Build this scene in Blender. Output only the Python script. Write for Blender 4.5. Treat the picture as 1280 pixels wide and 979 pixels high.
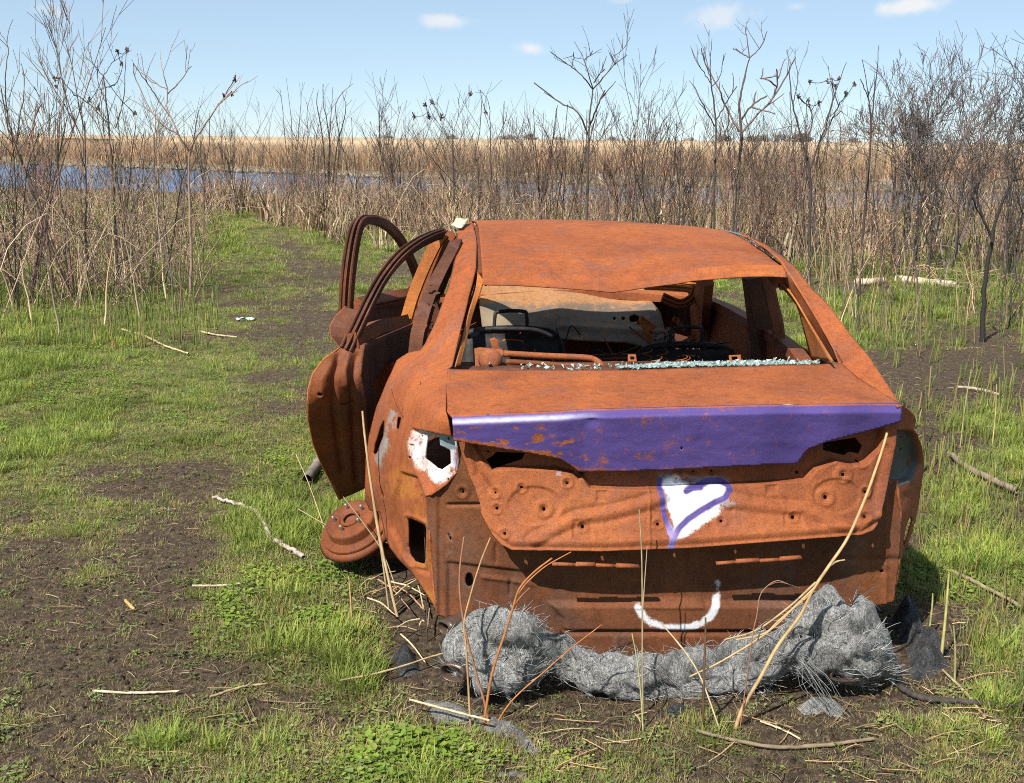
import bpy, math, random
import numpy as np
from mathutils import Vector, Matrix

for o in list(bpy.data.objects):
    bpy.data.objects.remove(o)
SC = bpy.context.scene
COL = SC.collection
RNG = np.random.default_rng(11)
random.seed(11)

# ------------------------------------------------------------------ camera
FPX = 1450.0                       # focal length in pixels of a 1280 wide frame
CAMH = 1.7
ROLL = math.atan(0.0095)
PITCH = math.atan((489.5 - 173.6) / FPX)
_fw = np.array([0, math.cos(PITCH), -math.sin(PITCH)])
_u0 = np.array([0, math.sin(PITCH), math.cos(PITCH)])
_r0 = np.array([1.0, 0, 0])
_rt = math.cos(ROLL) * _r0 + math.sin(ROLL) * _u0
_up = math.cos(ROLL) * _u0 - math.sin(ROLL) * _r0
CAMP = np.array([0, 0, CAMH])
cam = bpy.data.cameras.new('camera')
cam.sensor_fit = 'HORIZONTAL'
cam.sensor_width = 36.0
cam.lens = 36.0 * FPX / 1280.0
cam.clip_start = 0.05
cam.clip_end = 12000
camo = bpy.data.objects.new('camera', cam)
COL.objects.link(camo)
camo.matrix_world = Matrix(((_rt[0], _up[0], -_fw[0], 0), (_rt[1], _up[1], -_fw[1], 0),
                            (_rt[2], _up[2], -_fw[2], CAMH), (0, 0, 0, 1)))
SC.camera = camo

# ------------------------------------------------------------------ light
SUN_EL = math.radians(47)
SUN_TRAVEL = np.array([0.50, 0.75])
SUN_TRAVEL /= np.linalg.norm(SUN_TRAVEL)
sdir = np.array([SUN_TRAVEL[0] * math.cos(SUN_EL), SUN_TRAVEL[1] * math.cos(SUN_EL), -math.sin(SUN_EL)])
sun = bpy.data.lights.new('sun', 'SUN')
sun.energy = 4.6
sun.angle = math.radians(0.53)
sun.color = (1.0, 0.95, 0.87)
suno = bpy.data.objects.new('sun', sun)
COL.objects.link(suno)
suno.location = (-6, -9, 12)
suno.rotation_euler = Vector(sdir).to_track_quat('-Z', 'Y').to_euler()

world = bpy.data.worlds.new('World')
SC.world = world
world.use_nodes = True
wn = world.node_tree.nodes
wl = world.node_tree.links
wn.clear()
w_out = wn.new('ShaderNodeOutputWorld')
w_bg = wn.new('ShaderNodeBackground')
w_bg.inputs['Strength'].default_value = 0.073
w_sky = wn.new('ShaderNodeTexSky')
w_sky.sky_type = 'NISHITA'
w_sky.sun_disc = False
w_sky.sun_elevation = SUN_EL
w_sky.sun_rotation = math.atan2(-SUN_TRAVEL[0], -SUN_TRAVEL[1])
w_sky.air_density = 0.6
w_sky.dust_density = 0.0
w_sky.ozone_density = 2.6
w_sky.altitude = 0
# small fair-weather clouds: puffs in chosen directions plus a thin scatter all round
w_tc = wn.new('ShaderNodeTexCoord')


def wmath(op, a, b=None, c=None):
    n = wn.new('ShaderNodeMath')
    n.operation = op
    for i, s in enumerate((a, b, c)):
        if s is None:
            continue
        if isinstance(s, (int, float)):
            n.inputs[i].default_value = s
        else:
            wl.new(s, n.inputs[i])
    return n.outputs[0]


def pix_dir(x, y):
    d = _fw * FPX + _rt * (x - 640) + _up * (489.5 - y)
    return d / np.linalg.norm(d)


w_nz = wn.new('ShaderNodeTexNoise')
w_nz.inputs['Scale'].default_value = 26
w_nz.inputs['Detail'].default_value = 6
w_nz.inputs['Roughness'].default_value = 0.6
wl.new(w_tc.outputs['Generated'], w_nz.inputs['Vector'])
w_mask = None
# (x, y, half width, half height, strength) of each puff, in pixels of the photograph
for (cx, cy, hw, hh, st) in [(560, 26, 36, 9, .75), (664, 61, 24, 11, .95), (905, 20, 42, 20, .6), (898, 32, 26, 8, .35),
                             (1138, 8, 36, 10, .95), (1170, 3, 20, 6, .4), (996, 8, 18, 7, .45), (66, 15, 20, 8, .45),
                             (780, 0, 18, 5, .3), (1420, 30, 50, 14, .6), (-130, 50, 50, 12, .5), (1610, -60, 80, 20, .6)]:
    c = pix_dir(cx, cy)
    e = np.array([_rt[0], _rt[1], 0.0])
    dt = wn.new('ShaderNodeVectorMath'); dt.operation = 'SUBTRACT'
    wl.new(w_tc.outputs['Generated'], dt.inputs[0]); dt.inputs[1].default_value = tuple(c)
    dx = wn.new('ShaderNodeVectorMath'); dx.operation = 'DOT_PRODUCT'
    wl.new(dt.outputs[0], dx.inputs[0]); dx.inputs[1].default_value = tuple(_rt * FPX / hw)
    dy = wn.new('ShaderNodeVectorMath'); dy.operation = 'DOT_PRODUCT'
    wl.new(dt.outputs[0], dy.inputs[0]); dy.inputs[1].default_value = tuple(_up * FPX / hh)
    r2 = wmath('ADD', wmath('MULTIPLY', dx.outputs['Value'], dx.outputs['Value']),
               wmath('MULTIPLY', dy.outputs['Value'], dy.outputs['Value']))
    rr = wmath('ADD', wmath('SQRT', r2), wmath('MULTIPLY', wmath('SUBTRACT', w_nz.outputs['Fac'], 0.5), 2.6))
    mr = wn.new('ShaderNodeMapRange'); mr.interpolation_type = 'SMOOTHSTEP'
    wl.new(rr, mr.inputs['Value'])
    mr.inputs['From Min'].default_value = 1.1
    mr.inputs['From Max'].default_value = 0.15
    mr.inputs['To Min'].default_value = 0
    mr.inputs['To Max'].default_value = st
    w_mask = mr.outputs[0] if w_mask is None else wmath('MAXIMUM', w_mask, mr.outputs[0])
w_mix = wn.new('ShaderNodeMixRGB')
wl.new(w_mask, w_mix.inputs['Fac'])
w_veil = wn.new('ShaderNodeMixRGB')            # thin even haze over the whole sky
w_veil.inputs['Fac'].default_value = 0.46
wl.new(w_sky.outputs['Color'], w_veil.inputs['Color1'])
w_veil.inputs['Color2'].default_value = (5.6, 7.2, 8.2, 1)
wl.new(w_veil.outputs[0], w_mix.inputs['Color1'])
w_mix.inputs['Color2'].default_value = (7.6, 7.7, 7.9, 1)
wl.new(w_mix.outputs[0], w_bg.inputs['Color'])
wl.new(w_bg.outputs[0], w_out.inputs['Surface'])

SC.view_settings.view_transform = 'Standard'
SC.view_settings.look = 'None'
SC.view_settings.exposure = 0.70
SC.view_settings.gamma = 1.0
SC.render.engine = 'CYCLES'
SC.cycles.max_bounces = 6
SC.cycles.diffuse_bounces = 3
SC.cycles.glossy_bounces = 2
SC.cycles.transparent_max_bounces = 8
SC.cycles.use_denoising = False
SC.cycles.filter_width = 1.0

# ------------------------------------------------------------------ geometry helpers
YAW = math.radians(4.0)
CARO = np.array([0.505, 3.42, 0.0])
CF = np.array([-math.sin(YAW), math.cos(YAW), 0])
CR = np.array([math.cos(YAW), math.sin(YAW), 0])
CZ = np.array([0, 0, 1.0])


def ray(x, y):
    x = np.asarray(x, float); y = np.asarray(y, float)
    return _fw * FPX + (x - 640)[..., None] * _rt + (489.5 - y)[..., None] * _up


def proj(p):
    q = np.asarray(p, float) - CAMP
    z = q @ _fw
    return 640 + FPX * (q @ _rt) / z, 489.5 - FPX * (q @ _up) / z


def ground_at(x, y, z=0.0):
    d = ray(x, y)
    t = (z - CAMH) / d[..., 2]
    return CAMP + d * t[..., None]


def at_dist(x, y, Y):
    d = ray(x, y)
    return CAMP + d * (Y / d[..., 1])[..., None]


def to_car(p):
    q = np.asarray(p) - CARO
    return np.stack([q @ CR, q @ CF, q[..., 2]], -1)


def car_world(p):
    p = np.asarray(p, float)
    return CARO + p[..., 0:1] * CR + p[..., 1:2] * CF + p[..., 2:3] * CZ


def PV(x, y, v):
    d = ray(x, y)
    t = (np.asarray(v, float) - (CAMP - CARO) @ CF) / (d @ CF)
    return to_car(CAMP + d * t[..., None])


def PU(x, y, u):
    d = ray(x, y)
    t = (np.asarray(u, float) - (CAMP - CARO) @ CR) / (d @ CR)
    return to_car(CAMP + d * t[..., None])


def car_px(p):
    return proj(car_world(p))


def hash2(ix, iy, seed):
    n = (ix.astype(np.int64) * 374761393 + iy.astype(np.int64) * 668265263 + seed * 982451653) & 0xffffffff
    n = ((n ^ (n >> 13)) * 1274126177) & 0xffffffff
    return ((n ^ (n >> 16)) & 0xffff) / 65535.0


def vnoise(x, y, seed=0):
    x = np.asarray(x, float); y = np.asarray(y, float)
    ix = np.floor(x); iy = np.floor(y)
    fx = x - ix; fy = y - iy
    fx = fx * fx * (3 - 2 * fx); fy = fy * fy * (3 - 2 * fy)
    a = hash2(ix, iy, seed); b = hash2(ix + 1, iy, seed)
    c = hash2(ix, iy + 1, seed); d = hash2(ix + 1, iy + 1, seed)
    return (a * (1 - fx) + b * fx) * (1 - fy) + (c * (1 - fx) + d * fx) * fy


def fbm(x, y, seed=0, oct=4):
    s = 0; a = 0.5; t = 0
    for k in range(oct):
        s = s + a * vnoise(x * 2 ** k, y * 2 ** k, seed + 17 * k); t += a; a *= 0.5
    return s / t


def sstep(a, b, x):
    t = np.clip((x - a) / (b - a), 0, 1)
    return t * t * (3 - 2 * t)


class MB:
    """collects shapes into one mesh"""
    def __init__(s):
        s.v = []; s.f = []; s.n = 0; s.uvh = []

    def add(s, verts, faces):
        verts = np.asarray(verts, float).reshape(-1, 3)
        s.v.append(verts)
        s.f += [tuple(int(i) + s.n for i in f) for f in faces]
        s.n += len(verts)

    def tube(s, path, rad, sides=6, cap=True, flat=1.0, updir=None):
        path = np.asarray(path, float)
        m = len(path)
        rad = np.broadcast_to(np.asarray(rad, float), (m,))
        tan = np.gradient(path, axis=0)
        tan /= np.linalg.norm(tan, axis=1)[:, None] + 1e-12
        ref = np.array([0, 0, 1.0]) if updir is None else np.asarray(updir, float)
        if updir is None and abs(tan[:, 2]).mean() > 0.8:
            ref = np.array([1.0, 0.0, 0.0])
        a = np.cross(tan, ref); a /= np.linalg.norm(a, axis=1)[:, None] + 1e-9
        b = np.cross(a, tan)
        th = np.arange(sides) * 2 * math.pi / sides
        ring = path[:, None, :] + rad[:, None, None] * (np.cos(th)[None, :, None] * a[:, None, :]
                                                       + flat * np.sin(th)[None, :, None] * b[:, None, :])
        fs = []
        for i in range(m - 1):
            for j in range(sides):
                k = (j + 1) % sides
                fs.append((i * sides + j, i * sides + k, (i + 1) * sides + k, (i + 1) * sides + j))
        if cap and sides > 2:
            fs.append(tuple(range(sides - 1, -1, -1)))
            fs.append(tuple((m - 1) * sides + j for j in range(sides)))
        s.add(ring.reshape(-1, 3), fs)

    def box(s, c, size, rot=None):
        c = np.asarray(c, float); h = np.asarray(size, float) / 2
        p = np.array([[x, y, z] for x in (-1, 1) for y in (-1, 1) for z in (-1, 1)]) * h
        if rot is not None:
            p = p @ np.asarray(rot).T
        s.add(p + c, [(0, 1, 3, 2), (4, 6, 7, 5), (0, 4, 5, 1), (2, 3, 7, 6), (0, 2, 6, 4), (1, 5, 7, 3)])

    def grid(s, P):
        m, n = P.shape[:2]
        fs = [(i * n + j, i * n + j + 1, (i + 1) * n + j + 1, (i + 1) * n + j) for i in range(m - 1) for j in range(n - 1)]
        s.add(P.reshape(-1, 3), fs)

    def lathe(s, prof, c, axis, n=24, cap=False):
        """prof: (radius, height) along axis"""
        axis = np.asarray(axis, float); axis /= np.linalg.norm(axis)
        r = np.array([0, 0, 1.0]) if abs(axis[2]) < .9 else np.array([1.0, 0, 0])
        a = np.cross(axis, r); a /= np.linalg.norm(a); b = np.cross(axis, a)
        th = np.arange(n) * 2 * math.pi / n
        P = np.array([[np.asarray(c) + axis * h + q * (math.cos(t) * a + math.sin(t) * b) for t in th] for q, h in prof])
        m = len(prof)
        fs = [(i * n + j, i * n + (j + 1) % n, (i + 1) * n + (j + 1) % n, (i + 1) * n + j) for i in range(m - 1) for j in range(n)]
        if cap:
            fs.append(tuple((m - 1) * n + j for j in range(n)))
        s.add(P.reshape(-1, 3), fs)

    def mesh(s, name, smooth=True):
        me = bpy.data.meshes.new(name)
        V = np.concatenate(s.v) if s.v else np.zeros((0, 3))
        me.from_pydata(V.tolist(), [], s.f)
        if smooth:
            me.polygons.foreach_set('use_smooth', [True] * len(me.polygons))
        me.update()
        return me

    def build(s, name, mat, parent=None, smooth=True, loc=None):
        o = bpy.data.objects.new(name, s.mesh(name, smooth))
        o.data.materials.append(mat)
        COL.objects.link(o)
        if parent is not None:
            o.parent = parent
        if loc is not None:
            o.location = loc
        return o


def tag(o, label=None, cat=None, group=None, kind=None):
    if label: o['label'] = label
    if cat: o['category'] = cat
    if group: o['group'] = group
    if kind: o['kind'] = kind
    return o


def empty(name, loc=(0, 0, 0), rz=0.0):
    o = bpy.data.objects.new(name, None)
    o.empty_display_size = 0.1
    COL.objects.link(o)
    o.location = loc
    o.rotation_euler = (0, 0, rz)
    return o


def catmull(pts, n):
    """smooth curve through the points, n samples"""
    p = np.asarray(pts, float)
    m = len(p)
    q = np.vstack([2 * p[0] - p[1], p, 2 * p[-1] - p[-2]])
    t = np.linspace(0, m - 1, n)
    i = np.minimum(t.astype(int), m - 2)
    f = (t - i)[:, None]
    a, b, c, d = q[i], q[i + 1], q[i + 2], q[i + 3]
    return 0.5 * (2 * b + (c - a) * f + (2 * a - 5 * b + 4 * c - d) * f * f + (3 * b - a - 3 * c + d) * f ** 3)


def poly_dist(px, py, poly):
    """signed distance (inside positive) and nearest boundary point"""
    P = np.asarray(poly, float)
    Q = np.roll(P, -1, 0)
    best = np.full(px.shape, 1e18); bx = np.zeros(px.shape); by = np.zeros(px.shape)
    inside = np.zeros(px.shape, bool)
    for (x0, y0), (x1, y1) in zip(P, Q):
        dx, dy = x1 - x0, y1 - y0
        t = np.clip(((px - x0) * dx + (py - y0) * dy) / (dx * dx + dy * dy + 1e-12), 0, 1)
        nx, ny = x0 + t * dx, y0 + t * dy
        d = (px - nx) ** 2 + (py - ny) ** 2
        m = d < best
        best = np.where(m, d, best); bx = np.where(m, nx, bx); by = np.where(m, ny, by)
        if y0 != y1:
            inside ^= ((y0 > py) != (y1 > py)) & (px < dx * (py - y0) / (dy if dy else 1e-12) + x0)
    return np.where(inside, 1, -1) * np.sqrt(best), bx, by


def line_dist(px, py, pts):
    best = np.full(px.shape, 1e18)
    for (x0, y0), (x1, y1) in zip(pts[:-1], pts[1:]):
        dx, dy = x1 - x0, y1 - y0
        t = np.clip(((px - x0) * dx + (py - y0) * dy) / (dx * dx + dy * dy + 1e-12), 0, 1)
        best = np.minimum(best, (px - x0 - t * dx) ** 2 + (py - y0 - t * dy) ** 2)
    return np.sqrt(best)


# ------------------------------------------------------------------ material helpers
def new_mat(name):
    m = bpy.data.materials.new(name)
    m.use_nodes = True
    nt = m.node_tree
    for n in list(nt.nodes):
        nt.nodes.remove(n)
    out = nt.nodes.new('ShaderNodeOutputMaterial')
    b = nt.nodes.new('ShaderNodeBsdfPrincipled')
    nt.links.new(b.outputs[0], out.inputs[0])
    return m, nt, b


class NT:
    def __init__(s, nt):
        s.nt = nt
        s.tc = nt.nodes.new('ShaderNodeTexCoord')

    def L(s, a, b):
        s.nt.links.new(a, b)

    def noise(s, scale, detail=4, rough=.55, vec=None, stretch=None, dist=0):
        n = s.nt.nodes.new('ShaderNodeTexNoise')
        n.inputs['Scale'].default_value = scale
        n.inputs['Detail'].default_value = detail
        n.inputs['Roughness'].default_value = rough
        n.inputs['Distortion'].default_value = dist
        v = vec or s.tc.outputs['Object']
        if stretch:
            mp = s.nt.nodes.new('ShaderNodeMapping')
            mp.inputs['Scale'].default_value = stretch
            s.L(v, mp.inputs['Vector']); v = mp.outputs[0]
        s.L(v, n.inputs['Vector'])
        return n.outputs['Fac']

    def ramp(s, fac, stops):
        n = s.nt.nodes.new('ShaderNodeValToRGB')
        el = n.color_ramp.elements
        while len(el) < len(stops):
            el.new(0.5)
        for e, (p, c) in zip(el, stops):
            e.position = p
            e.color = (c[0], c[1], c[2], 1) if not isinstance(c, (int, float)) else (c, c, c, 1)
        s.L(fac, n.inputs[0])
        return n.outputs[0]

    def mix(s, fac, a, b, mode='MIX'):
        n = s.nt.nodes.new('ShaderNodeMixRGB')
        n.blend_type = mode
        for sock, v in ((n.inputs[0], fac), (n.inputs[1], a), (n.inputs[2], b)):
            if isinstance(v, (int, float)):
                sock.default_value = v if sock == n.inputs[0] else (v, v, v, 1)
            elif isinstance(v, tuple):
                sock.default_value = (v[0], v[1], v[2], 1)
            else:
                s.L(v, sock)
        return n.outputs[0]

    def math(s, op, a, b=None, clamp=False):
        n = s.nt.nodes.new('ShaderNodeMath'); n.operation = op; n.use_clamp = clamp
        for i, v in enumerate((a, b)):
            if v is None: continue
            if isinstance(v, (int, float)): n.inputs[i].default_value = v
            else: s.L(v, n.inputs[i])
        return n.outputs[0]

    def attr(s, name, typ='GEOMETRY'):
        n = s.nt.nodes.new('ShaderNodeAttribute'); n.attribute_name = name; n.attribute_type = typ
        return n

    def bump(s, h, strength, dist, bsdf):
        n = s.nt.nodes.new('ShaderNodeBump')
        n.inputs['Strength'].default_value = strength
        n.inputs['Distance'].default_value = dist
        s.L(h, n.inputs['Height'])
        s.L(n.outputs[0], bsdf.inputs['Normal'])
        return n


def rust_mat(name, c_lo, c_mid, c_hi, rough=.78, dark=.72, bump=.5, speck=1.0, stain=(.19, .085, .07), stain_amt=.5, scale=1.0):
    m, nt, b = new_mat(name)
    N = NT(nt)
    big = N.noise(2.6 * scale, 5, .6, dist=.6)
    base = N.ramp(big, [(.30, c_lo), (.5, c_mid), (.72, c_hi)])
    st = N.noise(5.5 * scale, 7, .7, stretch=(1, 1, .45), dist=.8)
    blot = N.noise(13 * scale, 6, .75, dist=1.5)
    base = N.mix(1.0, base, N.ramp(blot, [(.28, (.74, .70, .70)), (.46, (.98, .98, .98)), (.72, (1.07, 1.06, 1.0))]), 'MULTIPLY')
    base = N.mix(N.math('MULTIPLY', N.ramp(st, [(.5, 0.0), (.68, 1.0)]), stain_amt), base, stain)
    mid = N.noise(46, 5, .75)
    base = N.mix(1.0, base, N.ramp(mid, [(.28, dark), (.5, 1.0), (.75, 1.12)]), 'MULTIPLY')
    run = N.noise(26, 4, .6, stretch=(1, 1, .06))
    base = N.mix(1.0, base, N.ramp(run, [(.3, .88), (.5, 1.0), (.7, 1.06)]), 'MULTIPLY')
    fine = N.noise(420, 2, .6)
    base = N.mix(1.0, base, N.ramp(fine, [(.32, 1 - .45 * speck), (.5, 1.0), (.68, 1 + .28 * speck)]), 'MULTIPLY')
    # sprayed paint and painted-in light held in the surface's own colour layer
    at = N.attr('pcol')
    pm = N.attr('pmask').outputs['Fac']
    grain = N.noise(520, 2, .7)
    wear = N.noise(30, 5, .7)
    f = N.math('ADD', pm, N.math('MULTIPLY', N.math('SUBTRACT', grain, .5), .55))
    f = N.math('SUBTRACT', f, N.math('MULTIPLY', N.ramp(wear, [(.48, 0.0), (.72, 1.0)]), .45))
    wear2 = N.noise(140, 4, .75)
    f = N.math('SUBTRACT', f, N.math('MULTIPLY', N.ramp(wear2, [(.52, 0.0), (.72, 1.0)]), .35))
    fac = N.ramp(f, [(.25, 0.0), (.70, 1.0)])
    on = N.math('GREATER_THAN', pm, .03)
    fac = N.math('MULTIPLY', fac, on)
    pc = N.mix(1.0, at.outputs['Color'], N.ramp(fine, [(.3, .86), (.6, 1.06)]), 'MULTIPLY')
    N.L(N.mix(fac, base, pc), b.inputs['Base Color'])
    rg = N.math('ADD', N.math('MULTIPLY', mid, .3), rough - .15)
    rg = N.mix(fac, rg, .55)
    N.L(rg, b.inputs['Roughness'])
    b.inputs['Specular IOR Level'].default_value = .22
    hh = N.math('ADD', N.math('MULTIPLY', fine, .5), mid)
    N.bump(hh, bump, .0035, b)
    return m


def flat_mat(name, c, rough=.8, var=.35, scale=20, c2=None, bump=.3, metal=0.0, stretch=None, spec=.3):
    m, nt, b = new_mat(name)
    N = NT(nt)
    n1 = N.noise(scale, 5, .65, stretch=stretch)
    c2 = c2 or tuple(x * (1 - var) for x in c)
    base = N.ramp(n1, [(.35, c2), (.65, c)])
    n2 = N.noise(scale * 9, 3, .6)
    base = N.mix(1.0, base, N.ramp(n2, [(.3, .75), (.65, 1.15)]), 'MULTIPLY')
    N.L(base, b.inputs['Base Color'])
    b.inputs['Roughness'].default_value = rough
    b.inputs['Metallic'].default_value = metal
    b.inputs['Specular IOR Level'].default_value = spec
    if bump:
        N.bump(N.math('ADD', n1, N.math('MULTIPLY', n2, .3)), bump, .004, b)
    return m


# ------------------------------------------------------------------ the burnt car
RUST = rust_mat('rust_sheet', (.235, .068, .026), (.325, .090, .029), (.385, .116, .033), stain=(.20, .088, .066), stain_amt=.6)
RUST_LO = rust_mat('rust_pressed', (.21, .064, .026), (.29, .087, .031), (.345, .112, .036), stain=(.18, .080, .060), stain_amt=.55)
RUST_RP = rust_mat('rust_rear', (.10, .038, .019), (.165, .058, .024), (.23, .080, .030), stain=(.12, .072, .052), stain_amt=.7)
RUST_OR = rust_mat('rust_orange', (.32, .10, .03), (.42, .145, .035), (.50, .19, .045), stain_amt=.3)
RUST_BR = rust_mat('rust_brown', (.11, .036, .016), (.18, .055, .020), (.27, .082, .027), rough=.65)
RUST_DK = rust_mat('rust_charred_shaded', (.045, .023, .016), (.095, .036, .019), (.18, .060, .026), rough=.75)  # charred parts; also stands in for shade on the door window frames
CHAR = flat_mat('charred_metal', (.035, .032, .032), .6, .6, 30)
GREYP = rust_mat('burnt_primer', (.16, .15, .145), (.21, .20, .19), (.30, .27, .22), stain=(.20, .09, .055), stain_amt=.8)
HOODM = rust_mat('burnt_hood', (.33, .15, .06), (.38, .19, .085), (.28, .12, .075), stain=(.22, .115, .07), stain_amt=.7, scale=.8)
STEELM = flat_mat('bare_steel', (.45, .42, .38), .4, .5, 40, metal=.6)
GLASSM, _nt, _b = new_mat('shattered_glass')
_b.inputs['Base Color'].default_value = (.62, .78, .72, 1)
_b.inputs['Roughness'].default_value = .12
_b.inputs['Transmission Weight'].default_value = .55
_b.inputs['IOR'].default_value = 1.45

CAR = empty('burnt_car', tuple(CARO), YAW)
tag(CAR, 'burnt out rust orange sedan with purple spray paint on its boot and no glass', 'car')


def rnd_(a, b): return float(RNG.uniform(a, b))


def tps(ctrl):
    """thin plate surface: forward distance v over photograph pixels"""
    c = np.array(ctrl, float)
    X = c[:, :2] / 100.0
    n = len(X)
    d2 = ((X[:, None] - X[None]) ** 2).sum(-1)
    K = np.where(d2 > 0, d2 * np.log(d2 + 1e-20) * .5, 0) + np.eye(n) * 2e-3
    Pm = np.c_[np.ones(n), X]
    A = np.block([[K, Pm], [Pm.T, np.zeros((3, 3))]])
    sol = np.linalg.solve(A, np.r_[c[:, 2], 0, 0, 0])

    def fn(px, py):
        out = sol[n] + sol[n + 1] * px / 100 + sol[n + 2] * py / 100
        for i in range(n):
            r2 = (px / 100 - X[i, 0]) ** 2 + (py / 100 - X[i, 1]) ** 2
            out = out + sol[i] * np.where(r2 > 0, r2 * np.log(r2 + 1e-20) * .5, 0)
        return out
    return fn


def panel(name, poly, ctrl, mat, parent=CAR, holes=(), step=2.0, relief=None, paint=None, thick=.006, vfun=None):
    """sheet metal panel: an outline and depth controls taken from the photograph, put at its place on the car"""
    P = np.array(poly, float)
    x0, y0 = P.min(0) - step; x1, y1 = P.max(0) + step
    gx = np.arange(x0, x1 + step, step); gy = np.arange(y0, y1 + step, step)
    X, Y = np.meshgrid(gx, gy)
    d, bx, by = poly_dist(X, Y, poly)
    for h in holes:
        dh, hx, hy = poly_dist(X, Y, h)
        m = -dh < d
        m2 = np.abs(dh) < np.abs(d)
        d = np.where(m, -dh, d)
        bx = np.where(m2 & m, hx, bx); by = np.where(m2 & m, hy, by)
    cd = (d[:-1, :-1] + d[1:, :-1] + d[:-1, 1:] + d[1:, 1:]) / 4
    keep = cd > 0
    used = np.zeros(X.shape, bool); lost = np.zeros(X.shape, bool)
    for a in (slice(None, -1), slice(1, None)):
        for b in (slice(None, -1), slice(1, None)):
            used[a, b] |= keep
            lost[a, b] |= ~keep
    edge = used & lost
    dd = np.hypot(X - bx, Y - by)
    mv = edge & (dd < step * 1.3)
    X = np.where(mv, bx, X); Y = np.where(mv, by, Y)
    vf = vfun or tps(ctrl)
    Q = PV(X, Y, vf(X, Y))
    if relief is not None:
        e = 1.0
        Qx = PV(X + e, Y, vf(X + e, Y)) - PV(X - e, Y, vf(X - e, Y))
        Qy = PV(X, Y + e, vf(X, Y + e)) - PV(X, Y - e, vf(X, Y - e))
        nn = np.cross(Qx, Qy); nn /= np.linalg.norm(nn, axis=-1)[..., None]
        view = to_car(CAMP) - Q
        nn *= np.sign((nn * view).sum(-1))[..., None]
        Q = Q + nn * relief(X, Y)[..., None]
    idx = -np.ones(X.shape, int)
    idx[used] = np.arange(used.sum())
    jj, ii = np.where(keep)
    faces = np.stack([idx[jj, ii], idx[jj + 1, ii], idx[jj + 1, ii + 1], idx[jj, ii + 1]], -1)
    V = Q[used]
    # faces turned to the camera
    a, b, c = V[faces[:, 0]], V[faces[:, 1]], V[faces[:, 2]]
    if ((np.cross(b - a, c - a)) * (to_car(CAMP) - a)).sum(-1).mean() < 0:
        faces = faces[:, ::-1]
    me = bpy.data.meshes.new(name)
    me.from_pydata(V.tolist(), [], faces.tolist())
    me.polygons.foreach_set('use_smooth', [True] * len(me.polygons))
    if paint is not None:
        col = paint(X[used], Y[used])
        at = me.attributes.new('pcol', 'FLOAT_COLOR', 'POINT')
        at.data.foreach_set('color', col.astype(np.float32).ravel())
        at = me.attributes.new('pmask', 'FLOAT', 'POINT')
        at.data.foreach_set('value', col[:, 3].astype(np.float32))
    me.update()
    o = bpy.data.objects.new(name, me)
    me.materials.append(mat)
    COL.objects.link(o)
    o.parent = parent
    if thick:
        md = o.modifiers.new('thickness', 'SOLIDIFY')
        md.thickness = thick; md.offset = -1
    return o


def cu(name, pts, rad, mat, parent=CAR, sides=8, n=None, flat=1.0):
    """tube through car-space points"""
    mb = MB()
    p = np.array(pts, float)
    mb.tube(catmull(p, n or 6 * len(p)), rad, sides, flat=flat)
    return mb.build(name, mat, parent)


def beam(name, pts, w, d, mat, parent=CAR, n=16, wdir=None, plain=False):
    """pressed steel member: hollow-looking channel section swept through car-space points; w across, d deep"""
    p = catmull(np.array(pts, float), n)
    w = np.interp(np.linspace(0, 1, n), np.linspace(0, 1, len(np.atleast_1d(w))), np.atleast_1d(w)) if np.ndim(w) else np.full(n, w)
    tan = np.gradient(p, axis=0); tan /= np.linalg.norm(tan, axis=1)[:, None]
    ref = np.array(wdir if wdir is not None else (1, 0, 0), float)
    a = ref - (tan @ ref)[:, None] * tan; a /= np.linalg.norm(a, axis=1)[:, None]
    b = np.cross(tan, a)
    prof = np.array([(-.5, -.5), (-.5, .30), (-.40, .38), (-.30, .30), (-.24, .05), (-.16, .05), (-.10, .5), (.10, .5), (.16, .05), (.24, .05), (.30, .38), (.42, .42), (.5, .30), (.5, -.5)])
    if plain:
        prof = np.array([(-.5, -.5), (-.5, .2), (-.3, .5), (.12, .5), (.18, .2), (.5, .1), (.5, -.5)])
    P = p[:, None, :] + prof[None, :, 0:1] * w[:, None, None] * a[:, None, :] + prof[None, :, 1:2] * d * b[:, None, :]
    m = len(prof)
    mb = MB()
    fs = [(i * m + j, i * m + (j + 1) % m, (i + 1) * m + (j + 1) % m, (i + 1) * m + j) for i in range(n - 1) for j in range(m)]
    fs += [tuple(range(m)), tuple((n - 1) * m + j for j in range(m - 1, -1, -1))]
    mb.add(P.reshape(-1, 3), fs)
    return mb.build(name, mat, parent, smooth=False)


PURPLE = np.array([.080, .054, .205]); WHITE = np.array([.66, .66, .68]); BLUEP = np.array([.17, .24, .33]); GREYBLUE = np.array([.22, .27, .32])


def layer(col, rgb, a):
    a = np.clip(a, 0, 1)[:, None]
    na = col[:, 3:] * (1 - a) + a
    col[:, :3] = np.where(na > 1e-6, (col[:, :3] * col[:, 3:] * (1 - a) + rgb * a) / np.maximum(na, 1e-6), rgb)
    col[:, 3:] = na
    return col


# ---- boot lid: deck, purple lip, pressed lower face
LIP_TOP = [(565, 521), (600, 519.4), (640, 517.8), (695, 515.6), (730, 513), (765, 512.4), (860, 509.6), (960, 507.3), (1010, 506.8), (1085, 506.2), (1127, 506)]
LIP_LOW = [(567, 551), (615, 559), (665, 567), (700, 574), (712, 581), (724, 590), (790, 589), (860, 586), (935, 582), (997, 579.5), (1010, 562), (1035, 552), (1085, 539), (1127, 527)]
LID = empty('boot_lid'); LID.parent = CAR

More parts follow.
